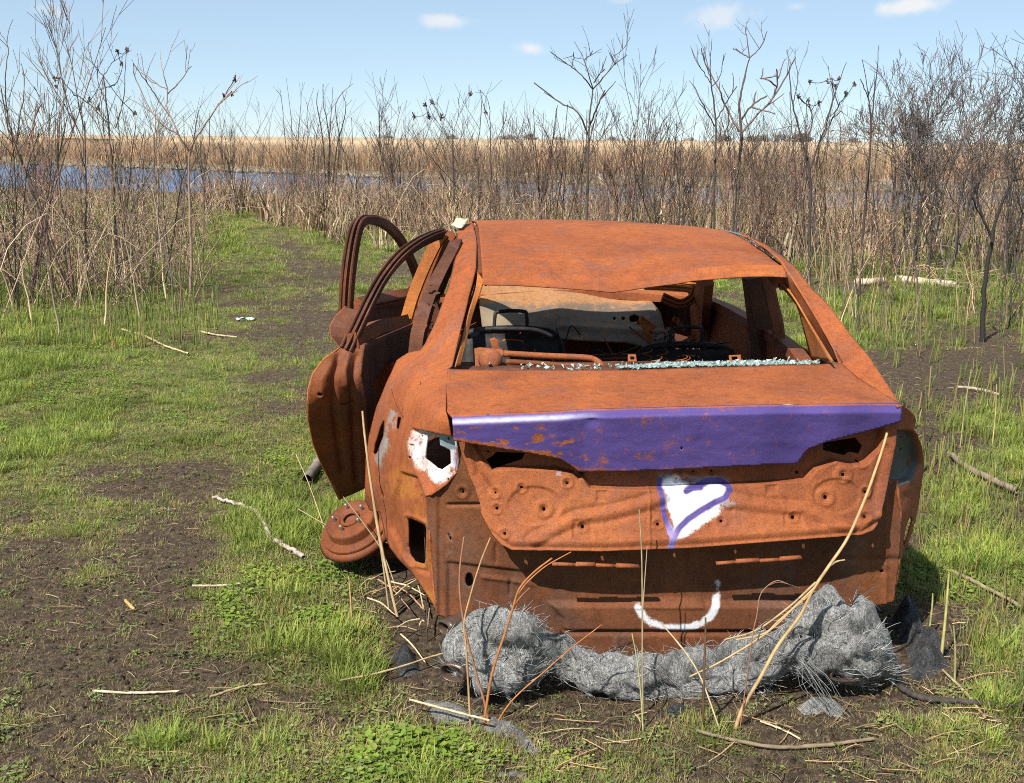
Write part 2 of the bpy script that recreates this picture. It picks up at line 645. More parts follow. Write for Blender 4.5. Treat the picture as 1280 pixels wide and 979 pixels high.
DECK_F = [(560, 461), (585, 462), (720, 463), (800, 462), (925, 458), (1017, 455.5), (1052, 454)]
deck_ctrl = [(560, 461, .43), (720, 463, .40), (860, 461, .40), (1000, 456, .43), (1052, 454, .47), (558, 490, .20), (700, 490, .165), (860, 488, .165), (1000, 484, .19),
             (1090, 482, .25), (565, 521, -.01), (640, 517, -.035), (760, 512, -.05), (860, 509, -.055), (960, 506, -.05), (1050, 506, -.03), (1127, 507, .01)]


def deck_relief(x, y):
    r = .003 * (fbm(x / 40, y / 14, 3) - .5)
    yt_ = np.interp(x, [p[0] for p in LIP_TOP], [p[1] for p in LIP_TOP])
    r *= sstep(0, 10, yt_ - y)
    return r


def deck_paint(x, y):
    c = np.zeros((len(x), 4))
    yt = np.interp(x, [p[0] for p in LIP_TOP], [p[1] for p in LIP_TOP])
    layer(c, PURPLE, .50 * sstep(-6, 0, y - yt) * (vnoise(x / 22, y / 3, 5) * .5 + .5))
    return c


slots = [[(609, 517), (613, 515.4), (619, 515.6), (616, 517.2)], [(807, 507.6), (812, 506.6), (819, 506.8), (815, 508)], [(897, 505), (903, 503.8), (910, 504.4), (905, 505.6)],
         [(992, 501.2), (997, 500), (1005, 500.8), (999, 502)], [(1075, 499.8), (1079, 498.8), (1084, 499.6), (1080, 500.6)]]
deck = panel('deck', DECK_F + [(1075, 474), (1105, 492), (1127, 506)] + LIP_TOP[::-1] + [(557, 512), (558, 490)], deck_ctrl, RUST, LID, holes=slots, relief=deck_relief, paint=deck_paint)

lip_ctrl = [(567, 515, .020), (640, 511.5, -.005), (700, 509.5, -.012), (760, 506.5, -.020), (860, 503.6, -.025), (960, 501.3, -.020), (1050, 500.5, .0), (1127, 500, .04),
            (567, 521, -.012), (640, 517.8, -.036), (700, 515.4, -.044), (760, 512.5, -.051), (860, 509.6, -.056), (960, 507.3, -.051), (1050, 506.5, -.031), (1127, 506, .009),
            (567, 530, -.030), (640, 527, -.055), (760, 523, -.070), (860, 520, -.075), (960, 516, -.070), (1050, 514, -.05), (1127, 513, -.005),
            (567, 551, -.022), (650, 564, -.042), (724, 590, -.030), (790, 589, -.034), (860, 586, -.036), (935, 582, -.034), (997, 579, -.030), (1035, 552, -.03), (1085, 539, -.024), (1127, 527, .0),
            (860, 555, -.062), (740, 560, -.055), (960, 550, -.058)]


_deck_v = tps(deck_ctrl)
_lt = np.array(LIP_TOP, float)


def lip_v(x, y):
    """rolls over from the deck edge, juts back, then turns under towards the plate recess"""
    yt_ = np.interp(x, _lt[:, 0], _lt[:, 1])
    t_ = y - yt_
    return _deck_v(x, yt_) - .0045 * np.clip(t_, -6, 0) - .020 * sstep(0, 11, t_) + .00055 * np.clip(t_ - 10, 0, 90)


def lip_relief(x, y):
    r = .004 * (fbm(x / 30, y / 12, 9) - .5)
    yt_ = np.interp(x, [p[0] for p in LIP_TOP], [p[1] for p in LIP_TOP])
    r *= sstep(0, 8, y - yt_)
    r += -.007 * np.exp(-((x - 740) / 9) ** 2 - ((y - 527) / 6) ** 2)
    return r - .003 * sstep(1.0, -1.5, y - yt_)


def lip_paint(x, y):
    c = np.zeros((len(x), 4))
    ylo = np.interp(x, [p[0] for p in LIP_LOW], [p[1] for p in LIP_LOW])
    yhi = np.interp(x, [p[0] for p in LIP_TOP], [p[1] for p in LIP_TOP])
    n = fbm(x / 14, y / 5, 2)
    a = .98 - .20 * sstep(.45, .75, fbm(x / 30, y / 9, 202)) - .55 * sstep(7, 0, ylo - y) * sstep(1000, 600, x) - .9 * sstep(.56, .72, n) * sstep(850, 640, x) * sstep(10, 22, y - yhi)
    layer(c, PURPLE, a)
    # pale glare painted in along the left of the crease
    layer(c, np.array([.62, .60, .72]), .75 * np.exp(-((y - yhi - 6.5) / 3.0) ** 2) * sstep(760, 690, x) * (vnoise(x / 5, y / 2, 8) * .5 + .6))
    layer(c, WHITE, .9 * np.exp(-((x - 985) / 5) ** 2 - ((y - 505) / 2) ** 2))
    return c


panel('spoiler_lip', [(x, y - 3) for x, y in LIP_TOP] + LIP_LOW[::-1], lip_ctrl, RUST_LO, LID, holes=[[(850, 560.5), (852.5, 559), (854.5, 561), (852, 563)], [(874, 559.5), (876, 558.5), (877.5, 560), (876, 561.5)]],
      relief=lip_relief, paint=lip_paint, step=1.8, thick=.008, vfun=lip_v)

LOW = [(571, 552), (615, 556), (665, 560), (700, 566), (760, 575), (860, 575), (940, 572), (1000, 566), (1035, 548), (1085, 536), (1122, 528),
       (1120, 555), (1110, 605), (1106, 625), (1098, 654), (1092, 663), (1078, 668), (1060, 669.5), (985, 675), (860, 684.5), (752, 688.5), (640, 687), (627, 681), (615, 667), (602, 643), (600, 629), (594, 610), (580, 580)]
low_ctrl = [(571, 552, .03), (580, 580, .03), (600, 629, .005), (615, 667, -.03), (640, 687, -.065), (752, 688, -.092), (860, 684, -.098), (985, 675, -.088), (1078, 668, -.04), (1098, 654, -.01),
            (1110, 605, .03), (1122, 530, .04), (640, 620, -.015), (740, 640, -.04), (860, 640, -.045), (980, 635, -.035), (1060, 620, -.005), (700, 575, .0), (860, 590, -.012), (1000, 575, .005)]
HOLE_L = [(607, 577), (620, 567), (657, 567), (652, 575), (640, 579), (630, 582), (615, 587)]
HOLE_R = [(1034, 555), (1075, 549), (1084, 560), (1080, 569), (1067, 567), (1062, 571), (1035, 564)]
BOLTS = [(619, 616, 1.5), (652, 609.5, 2), (709, 603.5, 2.2), (621, 635.5, 2), (680, 636.5, 2.3), (631, 667, 2), (728.5, 658, 2.2), (822.5, 655, 1.9), (902, 651, 1.9), (992, 646, 2.2),
         (1033, 621.5, 2.4), (1054, 593.5, 2.2), (1081, 646, 2), (1082, 615, 1.8), (1001, 591.5, 2), (848, 598.6, 1.7), (857, 598.2, 1.6), (870, 589.5, 1.3), (893, 589, 1.3), (1077, 578.5, 1.6), (609, 567, 1.5)]
RECESS = [(724, 560), (724, 590), (738, 610.5), (822, 612.5), (860, 610.5), (1010, 601), (1021, 587), (1046, 577), (1068, 583), (1086, 580), (1100, 562), (1106, 535), (1030, 545), (1000, 560)]
RECESS_L = [(590, 555), (600, 575), (615, 588), (640, 586), (695, 587), (716, 592), (724, 600), (745, 580), (700, 560), (640, 550)]


def blob(x, y, cx, cy, rx, ry, p=2):
    return np.exp(-(np.abs((x - cx) / rx) ** p + np.abs((y - cy) / ry) ** p))


def low_relief(x, y):
    r = np.zeros_like(x)
    for poly in (RECESS, RECESS_L):
        d, _, _ = poly_dist(x, y, poly)
        r -= .034 * sstep(-1.5, 4.5, d)
    # big rounded dish left, swage lines, boxes
    dl = line_dist(x, y, [(635, 640), (645, 615), (690, 606), (705, 615), (700, 640), (660, 650)])
    e = ((x - 668) / 34) ** 2 + ((y - 632) / 24) ** 2
    r -= .007 * sstep(1.15, .75, e)
    e2 = ((x - 1046) / 30) ** 2 + ((y - 620) / 22) ** 2
    r -= .006 * sstep(1.15, .75, e2)
    sw_l = line_dist(x, y, [(668, 676), (700, 658), (722, 648), (760, 642), (800, 632), (830, 622)])
    sw_r = line_dist(x, y, [(905, 625), (940, 631), (1005, 637), (1025, 645), (1062, 662)])
    r += .007 * np.exp(-(sw_l / 7) ** 2) + .007 * np.exp(-(sw_r / 7) ** 2)
    r -= .005 * np.exp(-((sw_l - 10) / 4) ** 2) + .004 * np.exp(-((sw_r - 10) / 4) ** 2)
    for (cx, cy, w, h) in [(728, 662, 12, 12), (753, 620, 7, 7), (965, 612, 7, 6), (992, 650, 12, 9), (902, 648, 16, 12), (826, 648, 12, 10)]:
        dd = np.maximum(np.abs(x - cx) - w, np.abs(y - cy) - h)
        r -= .005 * sstep(2, -2.5, dd)
    r += .004 * sstep(3, 0, np.abs(x - 812)) * sstep(600, 612, y)
    # flange along the bottom
    yb = np.interp(x, [615, 640, 752, 860, 985, 1078, 1098], [668, 687, 688.5, 684.5, 675, 668, 655])
    r += .008 * np.exp(-((yb - y - 11) / 5) ** 2) * sstep(615, 640, x) - .004 * np.exp(-((yb - y - 3) / 2.5) ** 2)
    for (cx, cy, q) in BOLTS:
        dd = np.hypot(x - cx, y - cy)
        r += .0035 * np.exp(-((dd - 6.5) / 2.2) ** 2) - .004 * np.exp(-(dd / 4.2) ** 2)
    for (cx, cy) in [(1033, 621.5), (1054, 593.5), (680, 636.5)]:
        dd = np.hypot(x - cx, y - cy)
        r += .004 * np.exp(-((dd - 10) / 2.5) ** 2)
    # left and right jamb gutters
    r -= .010 * np.exp(-(line_dist(x, y, [(592, 560), (598, 592), (612, 612)]) / 4.5) ** 2)
    r -= .008 * np.exp(-(line_dist(x, y, [(1108, 560), (1098, 600), (1092, 625)]) / 5) ** 2)
    r += .0025 * (fbm(x / 9, y / 9, 21) - .5)
    return r


HEART = [(831, 606), (834, 601), (840, 598), (848, 597), (855, 601), (860, 606), (866, 608), (880, 606), (890, 604.5), (900, 605), (906, 608), (907, 613), (904, 619), (893, 627), (880, 634), (862, 646), (850, 656), (845, 660), (841, 650), (834, 628)]


def low_paint(x, y):
    c = np.zeros((len(x), 4))
    # blue primer left bare round the plate mount
    d, _, _ = poly_dist(x, y, [(826, 592), (850, 594), (916, 598), (914, 608), (880, 612), (828, 612)])
    layer(c, BLUEP, .5 * sstep(-8, 3, d))
    d, _, _ = poly_dist(x, y, HEART)
    layer(c, WHITE, 1.25 * sstep(-5, 3.5, d) * (.62 + .6 * fbm(x / 9, y / 9, 101)))
    layer(c, WHITE, 1.05 * np.exp(-(line_dist(x, y, [(850, 668), (862, 660), (880, 648), (893, 638)]) / 7.5) ** 2.0))
    layer(c, WHITE, .45 * np.exp(-((x - 905) / 22) ** 2 - ((y - 630) / 8) ** 2))
    out = np.minimum(line_dist(x, y, [(858, 614), (866, 610), (876, 609)]), 99)
    out = np.minimum(out, line_dist(x, y, [(876, 607), (890, 601), (904, 601), (911, 607), (912, 614), (906, 622), (892, 629), (876, 638), (860, 649), (849, 660), (843, 671), (839, 684)]))
    out = np.minimum(out, line_dist(x, y, [(827, 600), (826, 612), (828, 630), (832, 648), (838, 664), (841, 680)]) + .6)
    layer(c, PURPLE, 1.2 * sstep(5.4, 2.2, out))
    layer(c, np.array([.45, .38, .62]), .5 * np.exp(-((x - 838) / 8) ** 2 - ((y - 668) / 12) ** 2))
    layer(c, np.array([.5, .47, .55]), .5 * np.exp(-((x - 700) / 10) ** 2 - ((y - 592) / 5) ** 2))
    return c


def circ(cx, cy, r, n=8):
    return [(cx + r * math.cos(2 * math.pi * k / n), cy + r * math.sin(2 * math.pi * k / n)) for k in range(n)]


panel('lower_face', LOW, low_ctrl, RUST_LO, LID, holes=[HOLE_L, HOLE_R] + [circ(*b) for b in BOLTS], relief=low_relief, paint=low_paint, step=1.0)

# ---- rear panel below the lid
REAR = [(571, 553), (583, 584), (597, 615), (640, 640), (860, 640), (1090, 628), (1104, 600), (1122, 600), (1128, 640), (1124, 700), (1118, 752), (1100, 757), (1045, 764), (1000, 790), (955, 806), (880, 821), (820, 824), (760, 822),
        (700, 812), (655, 792), (620, 778), (570, 773), (546, 770), (543, 740), (539, 690), (533, 640), (533, 622), (556, 605), (568, 592), (571, 572)]
rear_ctrl = [(571, 553, .03), (571, 592, .035), (533, 625, .09), (539, 690, .09), (546, 770, .09), (600, 620, .03), (600, 690, .055), (610, 770, .06), (700, 700, .06), (700, 805, .07), (820, 700, .05), (820, 824, .065), (960, 700, .055), (955, 806, .075),
             (1060, 690, .07), (1090, 628, .08), (1118, 640, .10), (1118, 752, .105), (1045, 764, .09)]


def rear_relief(x, y):
    r = np.zeros_like(x)
    mid = sstep(-6, 6, x - np.interp(y, [690, 737, 770, 790], [650, 674, 702, 707])) * sstep(6, -6, x - np.interp(y, [690, 740, 830], [1010, 990, 985]))
    r += mid * (.020 * sstep(750, 757, y) - .012 * sstep(783, 787, y) + .010 * sstep(789, 792, y))
    cas = ((x - 834) / 44)
    r += mid * .006 * sstep(1.05, .95, np.abs(cas)) * sstep(746, 750, y) * sstep(760, 754, y)
    for xv in (770, 801, 845, 878, 910, 940):
        r += mid * .004 * np.exp(-((x - xv) / 3) ** 2) * sstep(792, 796, y)
    # the left corner: pressed plate with a ledge
    lc = sstep(690, 640, x)
    r -= lc * .010 * sstep(700, 706, y + (x - 560) * -.12) * sstep(556, 562, x)
    r += lc * .006 * np.exp(-((y - (722 + (x - 600) * .14)) / 3) ** 2) * sstep(598, 604, x)
    r -= .006 * np.exp(-((x - 620) / 2.2) ** 2) * sstep(676, 684, y) * sstep(708, 700, y)
    r -= .006 * np.exp(-((x - 638) / 2.2) ** 2) * sstep(722, 728, y) * sstep(750, 742, y)
    r += .004 * np.exp(-((x - 545) / 2) ** 2) - .004 * np.exp(-((x - 550) / 2.5) ** 2)
    r -= .012 * np.exp(-((y - 631) / 1.8) ** 2) * sstep(606, 596, x) * sstep(556, 562, x)
    # right corner
    r -= .006 * np.exp(-((y - 700) / 4) ** 2) * sstep(1040, 1060, x)
    r += .004 * np.exp(-((x - 1107) / 2.5) ** 2)
    r -= .006 * np.exp(-(np.hypot(x - 1103, y - 715) / 5) ** 2)
    dd = np.hypot(x - 578, y - 615)
    r += .004 * np.exp(-((dd - 7) / 2.4) ** 2) - .004 * np.exp(-(dd / 4) ** 2)
    r += .004 * (fbm(x / 18, y / 30, 31) - .5)
    return r


SMILE = [(797, 757), (803, 767), (813, 775), (826, 780), (843, 782), (860, 780.5), (875, 775), (886, 767), (892, 757), (896, 744), (897, 728)]


def rear_paint(x, y):
    c = np.zeros((len(x), 4))
    d = line_dist(x, y, SMILE)
    layer(c, WHITE, 1.15 * np.exp(-(d / 5.2) ** 2.0) * np.where(y < 742, .6, 1) * (.7 + .5 * fbm(x / 8, y / 8, 102)))
    layer(c, np.array([.24, .17, .13]), .55 * fbm(x / 5, y / 40, 77) * sstep(600, 560, x) * sstep(640, 660, y))
    return c


OVAL = [(586 + 5.2 * math.cos(t), 726 + 9 * math.sin(t)) for t in np.linspace(0, 2 * math.pi, 14)[:-1]]
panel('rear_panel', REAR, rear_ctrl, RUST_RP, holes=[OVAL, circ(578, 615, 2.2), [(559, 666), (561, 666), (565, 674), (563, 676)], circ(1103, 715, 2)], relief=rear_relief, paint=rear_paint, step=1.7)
for pts in ([(690, 705), (720, 706.2), (745, 706.5), (770, 707.6), (800, 709)], [(895, 704.5), (920, 702.6), (950, 701), (975, 699.6), (1002, 697.5)]):
    mb = MB()
    a = np.array([PV(*p, -.062) for p in pts])
    for k in range(4):
        q = np.array([a[k], a[k] * .06 + a[k + 1] * .94])
        mb.tube(q + np.array([0, 0, .002 * (k % 2)]), (.0062 + .0015 * (k % 2)), 6, updir=(0, 0, 1))
    mb.tube(a, .0045, 6, updir=(0, 0, 1))
    mb.build('bumper_bracket', RUST_LO, CAR)

# ---- left rear wing (quarter panel) with its lamp opening
QL = [(565, 457), (560, 461), (558, 490), (557, 514), (565, 549), (570, 562), (570, 576), (567, 590), (555, 605), (532, 621), (532, 640), (538, 690), (546, 770), (541, 756), (532, 742), (515, 717), (500, 702), (487, 685), (481, 670), (475, 641), (462, 638), (456, 625), (456, 605), (457, 575), (461, 545), (470, 510), (482, 480), (496, 450), (510, 441), (525, 438), (531, 430), (543, 405), (552, 381), (560, 360), (566, 337), (571, 315), (571.5, 300), (574, 281), (590, 277), (595, 295), (596, 305), (595, 335), (587, 367), (580, 395), (573, 422)]
ql_ctrl = [(565, 457, .45), (560, 461, .43), (572, 425, .60), (530, 430, .75), (510, 441, .80), (496, 450, .78), (482, 480, .72), (470, 510, .74), (461, 545, .80), (457, 575, .84), (456, 620, .88), (475, 641, .78), (487, 685, .60), (515, 717, .34), (541, 756, .12),
           (546, 770, .095), (538, 690, .095), (532, 640, .105), (532, 621, .09), (555, 605, .045), (567, 590, .03), (570, 570, .02), (565, 549, .01), (557, 514, .02), (558, 490, .20), (525, 500, .26), (520, 470, .50), (500, 480, .58), (500, 520, .44), (490, 560, .46), (515, 560, .20), (505, 610, .30), (490, 640, .50), (515, 680, .25), (480, 600, .58),
           (574, 281, 1.86), (571, 300, 1.62), (571, 315, 1.42), (566, 337, 1.20), (560, 360, 1.05), (552, 381, .95), (543, 405, .84), (590, 277, 1.92), (595, 295, 1.58), (596, 305, 1.40), (595, 335, 1.06), (587, 367, .90), (580, 395, .75),
           (584, 300, 1.50), (582, 330, 1.12), (574, 365, .92), (560, 405, .72)]
BUCKET = [(526, 544), (542, 546), (545, 560), (559, 567), (559, 582), (547, 589), (540, 587), (524, 575), (525, 560)]
PANEL_HOLE = [(505, 649), (511, 650), (526, 657), (528, 662), (528, 700), (526, 707), (515, 704), (508, 695), (506, 685)]
SLIT = [(480, 523), (479, 545), (471, 567), (466, 568), (468, 556), (475, 533)]
SLIT2 = [(497, 521), (501.5, 522), (498, 537), (495, 535.5)]


def ql_relief(x, y):
    d, _, _ = poly_dist(x, y, [(515, 536), (566, 548), (570, 575), (567, 590), (555, 604), (535, 618), (522, 590), (512, 560)])
    r = -.020 * sstep(-2, 3, d)
    d2, _, _ = poly_dist(x, y, [(500, 590), (520, 596), (531, 625), (534, 650), (536, 720), (520, 715), (500, 690), (486, 660), (490, 625)])
    r -= .012 * sstep(-2, 3, d2)
    d3, _, _ = poly_dist(x, y, PANEL_HOLE)
    r += .005 * np.exp(-((d3 + 4) / 2) ** 2)
    r -= .008 * np.exp(-(line_dist(x, y, [(484, 548), (479, 590), (478, 620)]) / 2.0) ** 2)
    r += .004 * np.exp(-(line_dist(x, y, [(495, 525), (485, 555), (482, 600)]) / 3.0) ** 2)
    r -= .006 * np.exp(-(line_dist(x, y, [(556, 470), (552, 515), (556, 540)]) / 1.6) ** 2) * 0
    r += .003 * (fbm(x / 16, y / 16, 41) - .5)
    return r


def ql_paint(x, y):
    c = np.zeros((len(x), 4))
    d, _, _ = poly_dist(x, y, [(514, 537), (566, 549), (571, 575), (567, 592), (553, 604), (535, 606), (522, 590), (510, 568), (508, 552)])
    layer(c, np.array([.46, .17, .035]), .62 * np.exp(-(line_dist(x, y, [(500, 600), (510, 640), (525, 690), (538, 740)]) / 26) ** 2) * sstep(.3, .55, fbm(x / 22, y / 22, 57)))
    layer(c, WHITE * np.array([.95, .93, .9]), 1.0 * sstep(-5, 7, d) * (.45 + .75 * fbm(x / 7, y / 7, 52)))
    d, _, _ = poly_dist(x, y, [(520, 537), (567, 549), (570, 566), (558, 566), (544, 558), (541, 546), (528, 544)])
    layer(c, GREYBLUE, 1.0 * sstep(-1.5, 1.5, d))
    layer(c, PURPLE, .8 * np.exp(-((x - 566) / 4) ** 2 - ((y - 578) / 10) ** 2))
    n = fbm(x / 8, y / 14, 55)
    a = .75 * np.exp(-(line_dist(x, y, [(492, 515), (486, 545), (474, 575)]) / 9) ** 2) * sstep(.35, .6, n)
    layer(c, np.array([.27, .25, .23]), a)
    return c


panel('rear_wing', QL, ql_ctrl, RUST, holes=[BUCKET, PANEL_HOLE, SLIT, SLIT2, circ(520, 544, 1.6), circ(512.5, 556, 1.3), circ(512, 572, 2), circ(557, 553, 2), circ(555, 599, 1.6), circ(523, 620, 1.5)], relief=ql_relief, paint=ql_paint, step=1.5)

# ---- left C pillar with roof gutter and window flange
def strip(name, left, right, mat, rows=40, cols=8, thick=.006, bulge=0.0, parent=CAR):
    """ribbon between two car-space curves"""
    a = catmull(left, rows); b = catmull(right, rows)
    t = np.linspace(0, 1, cols)[None, :, None]
    P = a[:, None, :] * (1 - t) + b[:, None, :] * t
    P[..., 1] -= bulge * 4 * (t * (1 - t))[..., 0]
    P[..., 2] += bulge * 4 * (t * (1 - t))[..., 0]
    mb = MB(); mb.grid(P)
    o = mb.build(name, mat, parent)
    me = o.data
    cp = to_car(CAMP)
    if sum((Vector(cp - np.array(p.center)).dot(p.normal)) for p in me.polygons) < 0:
        me.flip_normals()
    if thick:
        md = o.modifiers.new('thickness', 'SOLIDIFY'); md.thickness = thick; md.offset = -1
    return o


pl = [PV(574, 281, 1.86), PV(571, 300, 1.62), PV(571, 315, 1.42), PV(566, 337, 1.20), PV(560, 360, 1.05), PV(552, 381, .95), PV(543, 405, .84), PV(531, 430, .74)]
pr = [PV(590, 277, 1.92), PV(595, 295, 1.58), PV(596, 305, 1.40), PV(595, 335, 1.06), PV(587, 367, .90), PV(580, 395, .75), PV(573, 422, .615), PV(571, 426, .60)]
gr = [PV(593, 278, 1.93), PV(598, 296, 1.58), PV(600, 306, 1.41), PV(600, 338, 1.06), PV(593, 368, .91), PV(585, 396, .77), PV(577, 428, .62), PV(570, 457, .48)]
gl = [p + np.array([.004, .01, -.03]) for p in pr[:-1]] + [PV(565, 457, .47) + np.array([0, .01, -.02])]
strip('drip_channel', gl, [p + np.array([0, .01, -.028]) for p in gr], RUST_BR)
fl = [PV(597, 340, 1.05), PV(594, 362, .94), PV(585, 396, .78), PV(577, 428, .63), PV(569, 459, .47)]
fr = [PV(604, 350, .98), PV(600, 366, .93), PV(590, 398, .80), PV(583, 428, .66), PV(576, 457, .52)]
strip('window_flange', fl, fr, RUST_OR)

# ---- roof: dented over the rear edge, built in car space out to the windscreen header
nv, nu = 150, 120
vs = .91 + 1.55 * np.linspace(0, 1, nv) ** 1.5
wl_ = np.interp(vs, [.91, 1.05, 1.2, 1.4, 1.6, 1.8, 2.0, 2.2, 2.46], [1.192, 1.222, 1.25, 1.283, 1.307, 1.322, 1.325, 1.318, 1.29])
wr_ = np.interp(vs, [.91, 1.05, 1.2, 1.4, 1.6, 1.8, 2.0, 2.2, 2.46], [1.215, 1.225, 1.238, 1.256, 1.272, 1.283, 1.287, 1.284, 1.265])
for _k in range(3):
    wl_[1:-1] = (wl_[:-2] + 2 * wl_[1:-1] + wl_[2:]) / 4; wr_[1:-1] = (wr_[:-2] + 2 * wr_[1:-1] + wr_[2:]) / 4
ul_ = np.interp(vs, [.91, 1.4, 1.9, 2.46], [-.555, -.545, -.535, -.56])
ur_ = np.interp(vs, [.91, 1.0, 1.2, 1.5, 1.9, 2.46], [.592, .615, .63, .635, .632, .62])
S, V = np.meshgrid(np.linspace(0, 1, nu), vs)
U = ul_[:, None] * (1 - S) + ur_[:, None] * S
Wz = wl_[:, None] * (1 - S) + wr_[:, None] * S + .020 * 4 * S * (1 - S)
# the sag: a V fold over the rear header
dv = (V - .91)
fold = np.abs(U + .07)
Wz -= .062 * np.clip(1 - fold / .62, 0, 1) ** 1.25 * np.exp(-(dv / .34) ** 1.6)
Wz -= .022 * np.exp(-((U - .1) / .35) ** 2 - ((V - 1.5) / .3) ** 2)
Wz += .006 * (fbm(U * 6, V * 6, 5) - .5)
# pressed bead just inside the rear edge
Wz += .013 * np.exp(-((dv - .085) / .011) ** 2) - .008 * np.exp(-((dv - .115) / .014) ** 2) - .012 * sstep(.07, .0, dv)
Vv = V + .03 * (fbm(U * 9, 3.0 + 0 * U, 6) - .5) * sstep(.06, 0, dv) - .02 * np.clip(1 - fold / .3, 0, 1) * sstep(.1, 0, dv)
mb = MB(); mb.grid(np.stack([U, Vv, Wz], -1))
roof = mb.build('roof', RUST, CAR)
md = roof.modifiers.new('thickness', 'SOLIDIFY'); md.thickness = .005; md.offset = -1
# rear header under the roof edge
mb = MB()
hu = np.linspace(-.55, .60, 40)
hz = np.interp(hu, U[0], Wz[0])
mb.tube(np.stack([hu, np.full(40, 1.0), hz - .006], -1), .014, 8, flat=.5)
mb.build('roof_header', RUST_BR, CAR)
# right gutter with a grey trim strip
rg = [car for car in [(.606, 1.0, 1.226), (.640, 1.2, 1.242), (.648, 1.5, 1.268), (.645, 1.9, 1.288), (.632, 2.4, 1.268)]]
cu('roof_trim', [np.array(p) + np.array([.004, 0, -.002]) for p in rg], .008, flat_mat('dull_trim', (.20, .19, .21), .5, .4, 30), flat=.5)
# a scrap of pale paper caught on the left rail
mb = MB()
pa = [PV(563, 285, 1.80), PV(571, 274.5, 1.86), PV(586, 276, 1.88), PV(577, 288, 1.74)]
pa = [p + np.array([0, -.02, .012]) for p in pa]
G_ = np.array([[pa[0] * (1 - s) * (1 - t) + pa[1] * (1 - s) * t + pa[3] * s * (1 - t) + pa[2] * s * t for s in np.linspace(0, 1, 7)] for t in np.linspace(0, 1, 7)])
G_[..., 2] += .006 * RNG.standard_normal((7, 7)) * .6
mb.grid(G_)
paper_obj = mb.build('paper_scrap', flat_mat('pale_patch', (.62, .66, .42), .7, .4, 60), CAR)
paper_obj.modifiers.new('thickness', 'SOLIDIFY').thickness = .003

# ---- right C pillar and right wing shoulder
ro = [PV(912, 288, 2.0), PV(930, 293, 1.75), PV(955, 304, 1.45), PV(975, 317.5, 1.22), PV(995, 334, 1.05), PV(1012, 357, .88), PV(1037, 382, .72), PV(1062, 417, .55), PV(1087, 447, .40), PV(1107, 477, .24), PV(1120, 497, .10), PV(1128, 508, .02)]
ri = [PV(911, 289, 1.97), PV(922, 292, 1.72), PV(942, 300, 1.44), PV(960, 312, 1.20), PV(976, 326, 1.03), PV(986, 341, .95), PV(1001, 365, .83), PV(1023, 402, .66), PV(1042, 437, .53), PV(1056, 455, .46), PV(1090, 482, .24), PV(1127, 507, .012)]
PILR = [(911, 289), (912, 288), (930, 293), (955, 304), (975, 317.5), (995, 334), (1012, 357), (1037, 382), (1062, 417), (1087, 447), (1107, 477), (1120, 497), (1128, 508), (1122, 508), (1085, 484), (1050, 458), (1042, 437), (1023, 402), (1001, 365), (986, 341), (976, 326), (960, 312), (942, 300), (922, 292)]
pilr_ctrl = [(912, 288, 2.0), (930, 293, 1.75), (955, 304, 1.45), (975, 317.5, 1.22), (995, 334, 1.05), (1012, 357, .90), (1037, 382, .75), (1062, 417, .58), (1087, 447, .42), (1107, 477, .25), (1120, 497, .11), (1128, 508, .02),
             (922, 292, 1.72), (942, 300, 1.44), (960, 312, 1.20), (976, 326, 1.03), (986, 341, .95), (1001, 365, .83), (1023, 402, .66), (1042, 437, .53), (1052, 454, .472), (1090, 482, .252), (1122, 506, .02),
             (1020, 380, .77), (1045, 415, .60), (1070, 448, .45), (1100, 482, .23)]
panel('pillar_skin', PILR, pilr_ctrl, RUST, step=1.6)
fo = [PV(984, 341, .95), PV(1001, 366, .83), PV(1023, 403, .66), PV(1052, 454, .47)]
fi = [PV(974, 344, 1.0), PV(990, 366, .92), PV(1010, 402, .76), PV(1042, 452, .56)]
strip('window_flange', fo, fi, RUST_BR)
# inner skin of that pillar, seen through the rear window
io = [PU(972, 347, .60), PU(992, 373, .61), PU(1008, 400, .62), PU(1040, 452, .60)]
ii_ = [PU(966, 348, .62), PU(990, 375, .64), PU(998, 390, .65), PU(1013, 448, .66)]
strip('pillar_inner', io, ii_, RUST_OR)

# right tail: shoulder, lamp bucket, flank
QR = [(1127, 506), (1136, 512), (1143, 519), (1145, 528), (1142, 536), (1148, 545), (1153, 560), (1155, 575), (1154, 592), (1150, 620), (1145, 650), (1137, 675), (1128, 692), (1122, 730), (1118, 752), (1124, 700), (1127, 640), (1121, 600), (1111, 606), (1120, 555), (1122, 530)]
qr_ctrl = [(1127, 506, .012), (1143, 519, .12), (1145, 528, .14), (1122, 530, .045), (1120, 555, .05), (1138, 545, .12), (1155, 575, .34), (1154, 592, .34), (1150, 620, .32), (1140, 600, .2), (1112, 606, .05), (1124, 620, .09), (1127, 640, .10), (1145, 650, .28), (1128, 692, .15), (1136, 660, .2), (1124, 700, .11), (1118, 752, .11)]


def qr_relief(x, y):
    d, _, _ = poly_dist(x, y, [(1122, 538), (1140, 538), (1149, 548), (1152, 580), (1140, 600), (1120, 606), (1113, 600)])
    return -.03 * sstep(-1.5, 4, d) + .004 * (fbm(x / 7, y / 9, 61) - .5)


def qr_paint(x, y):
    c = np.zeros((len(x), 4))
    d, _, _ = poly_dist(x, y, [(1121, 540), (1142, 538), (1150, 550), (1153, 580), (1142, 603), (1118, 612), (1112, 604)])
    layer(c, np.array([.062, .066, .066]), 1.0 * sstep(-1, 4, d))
    return c


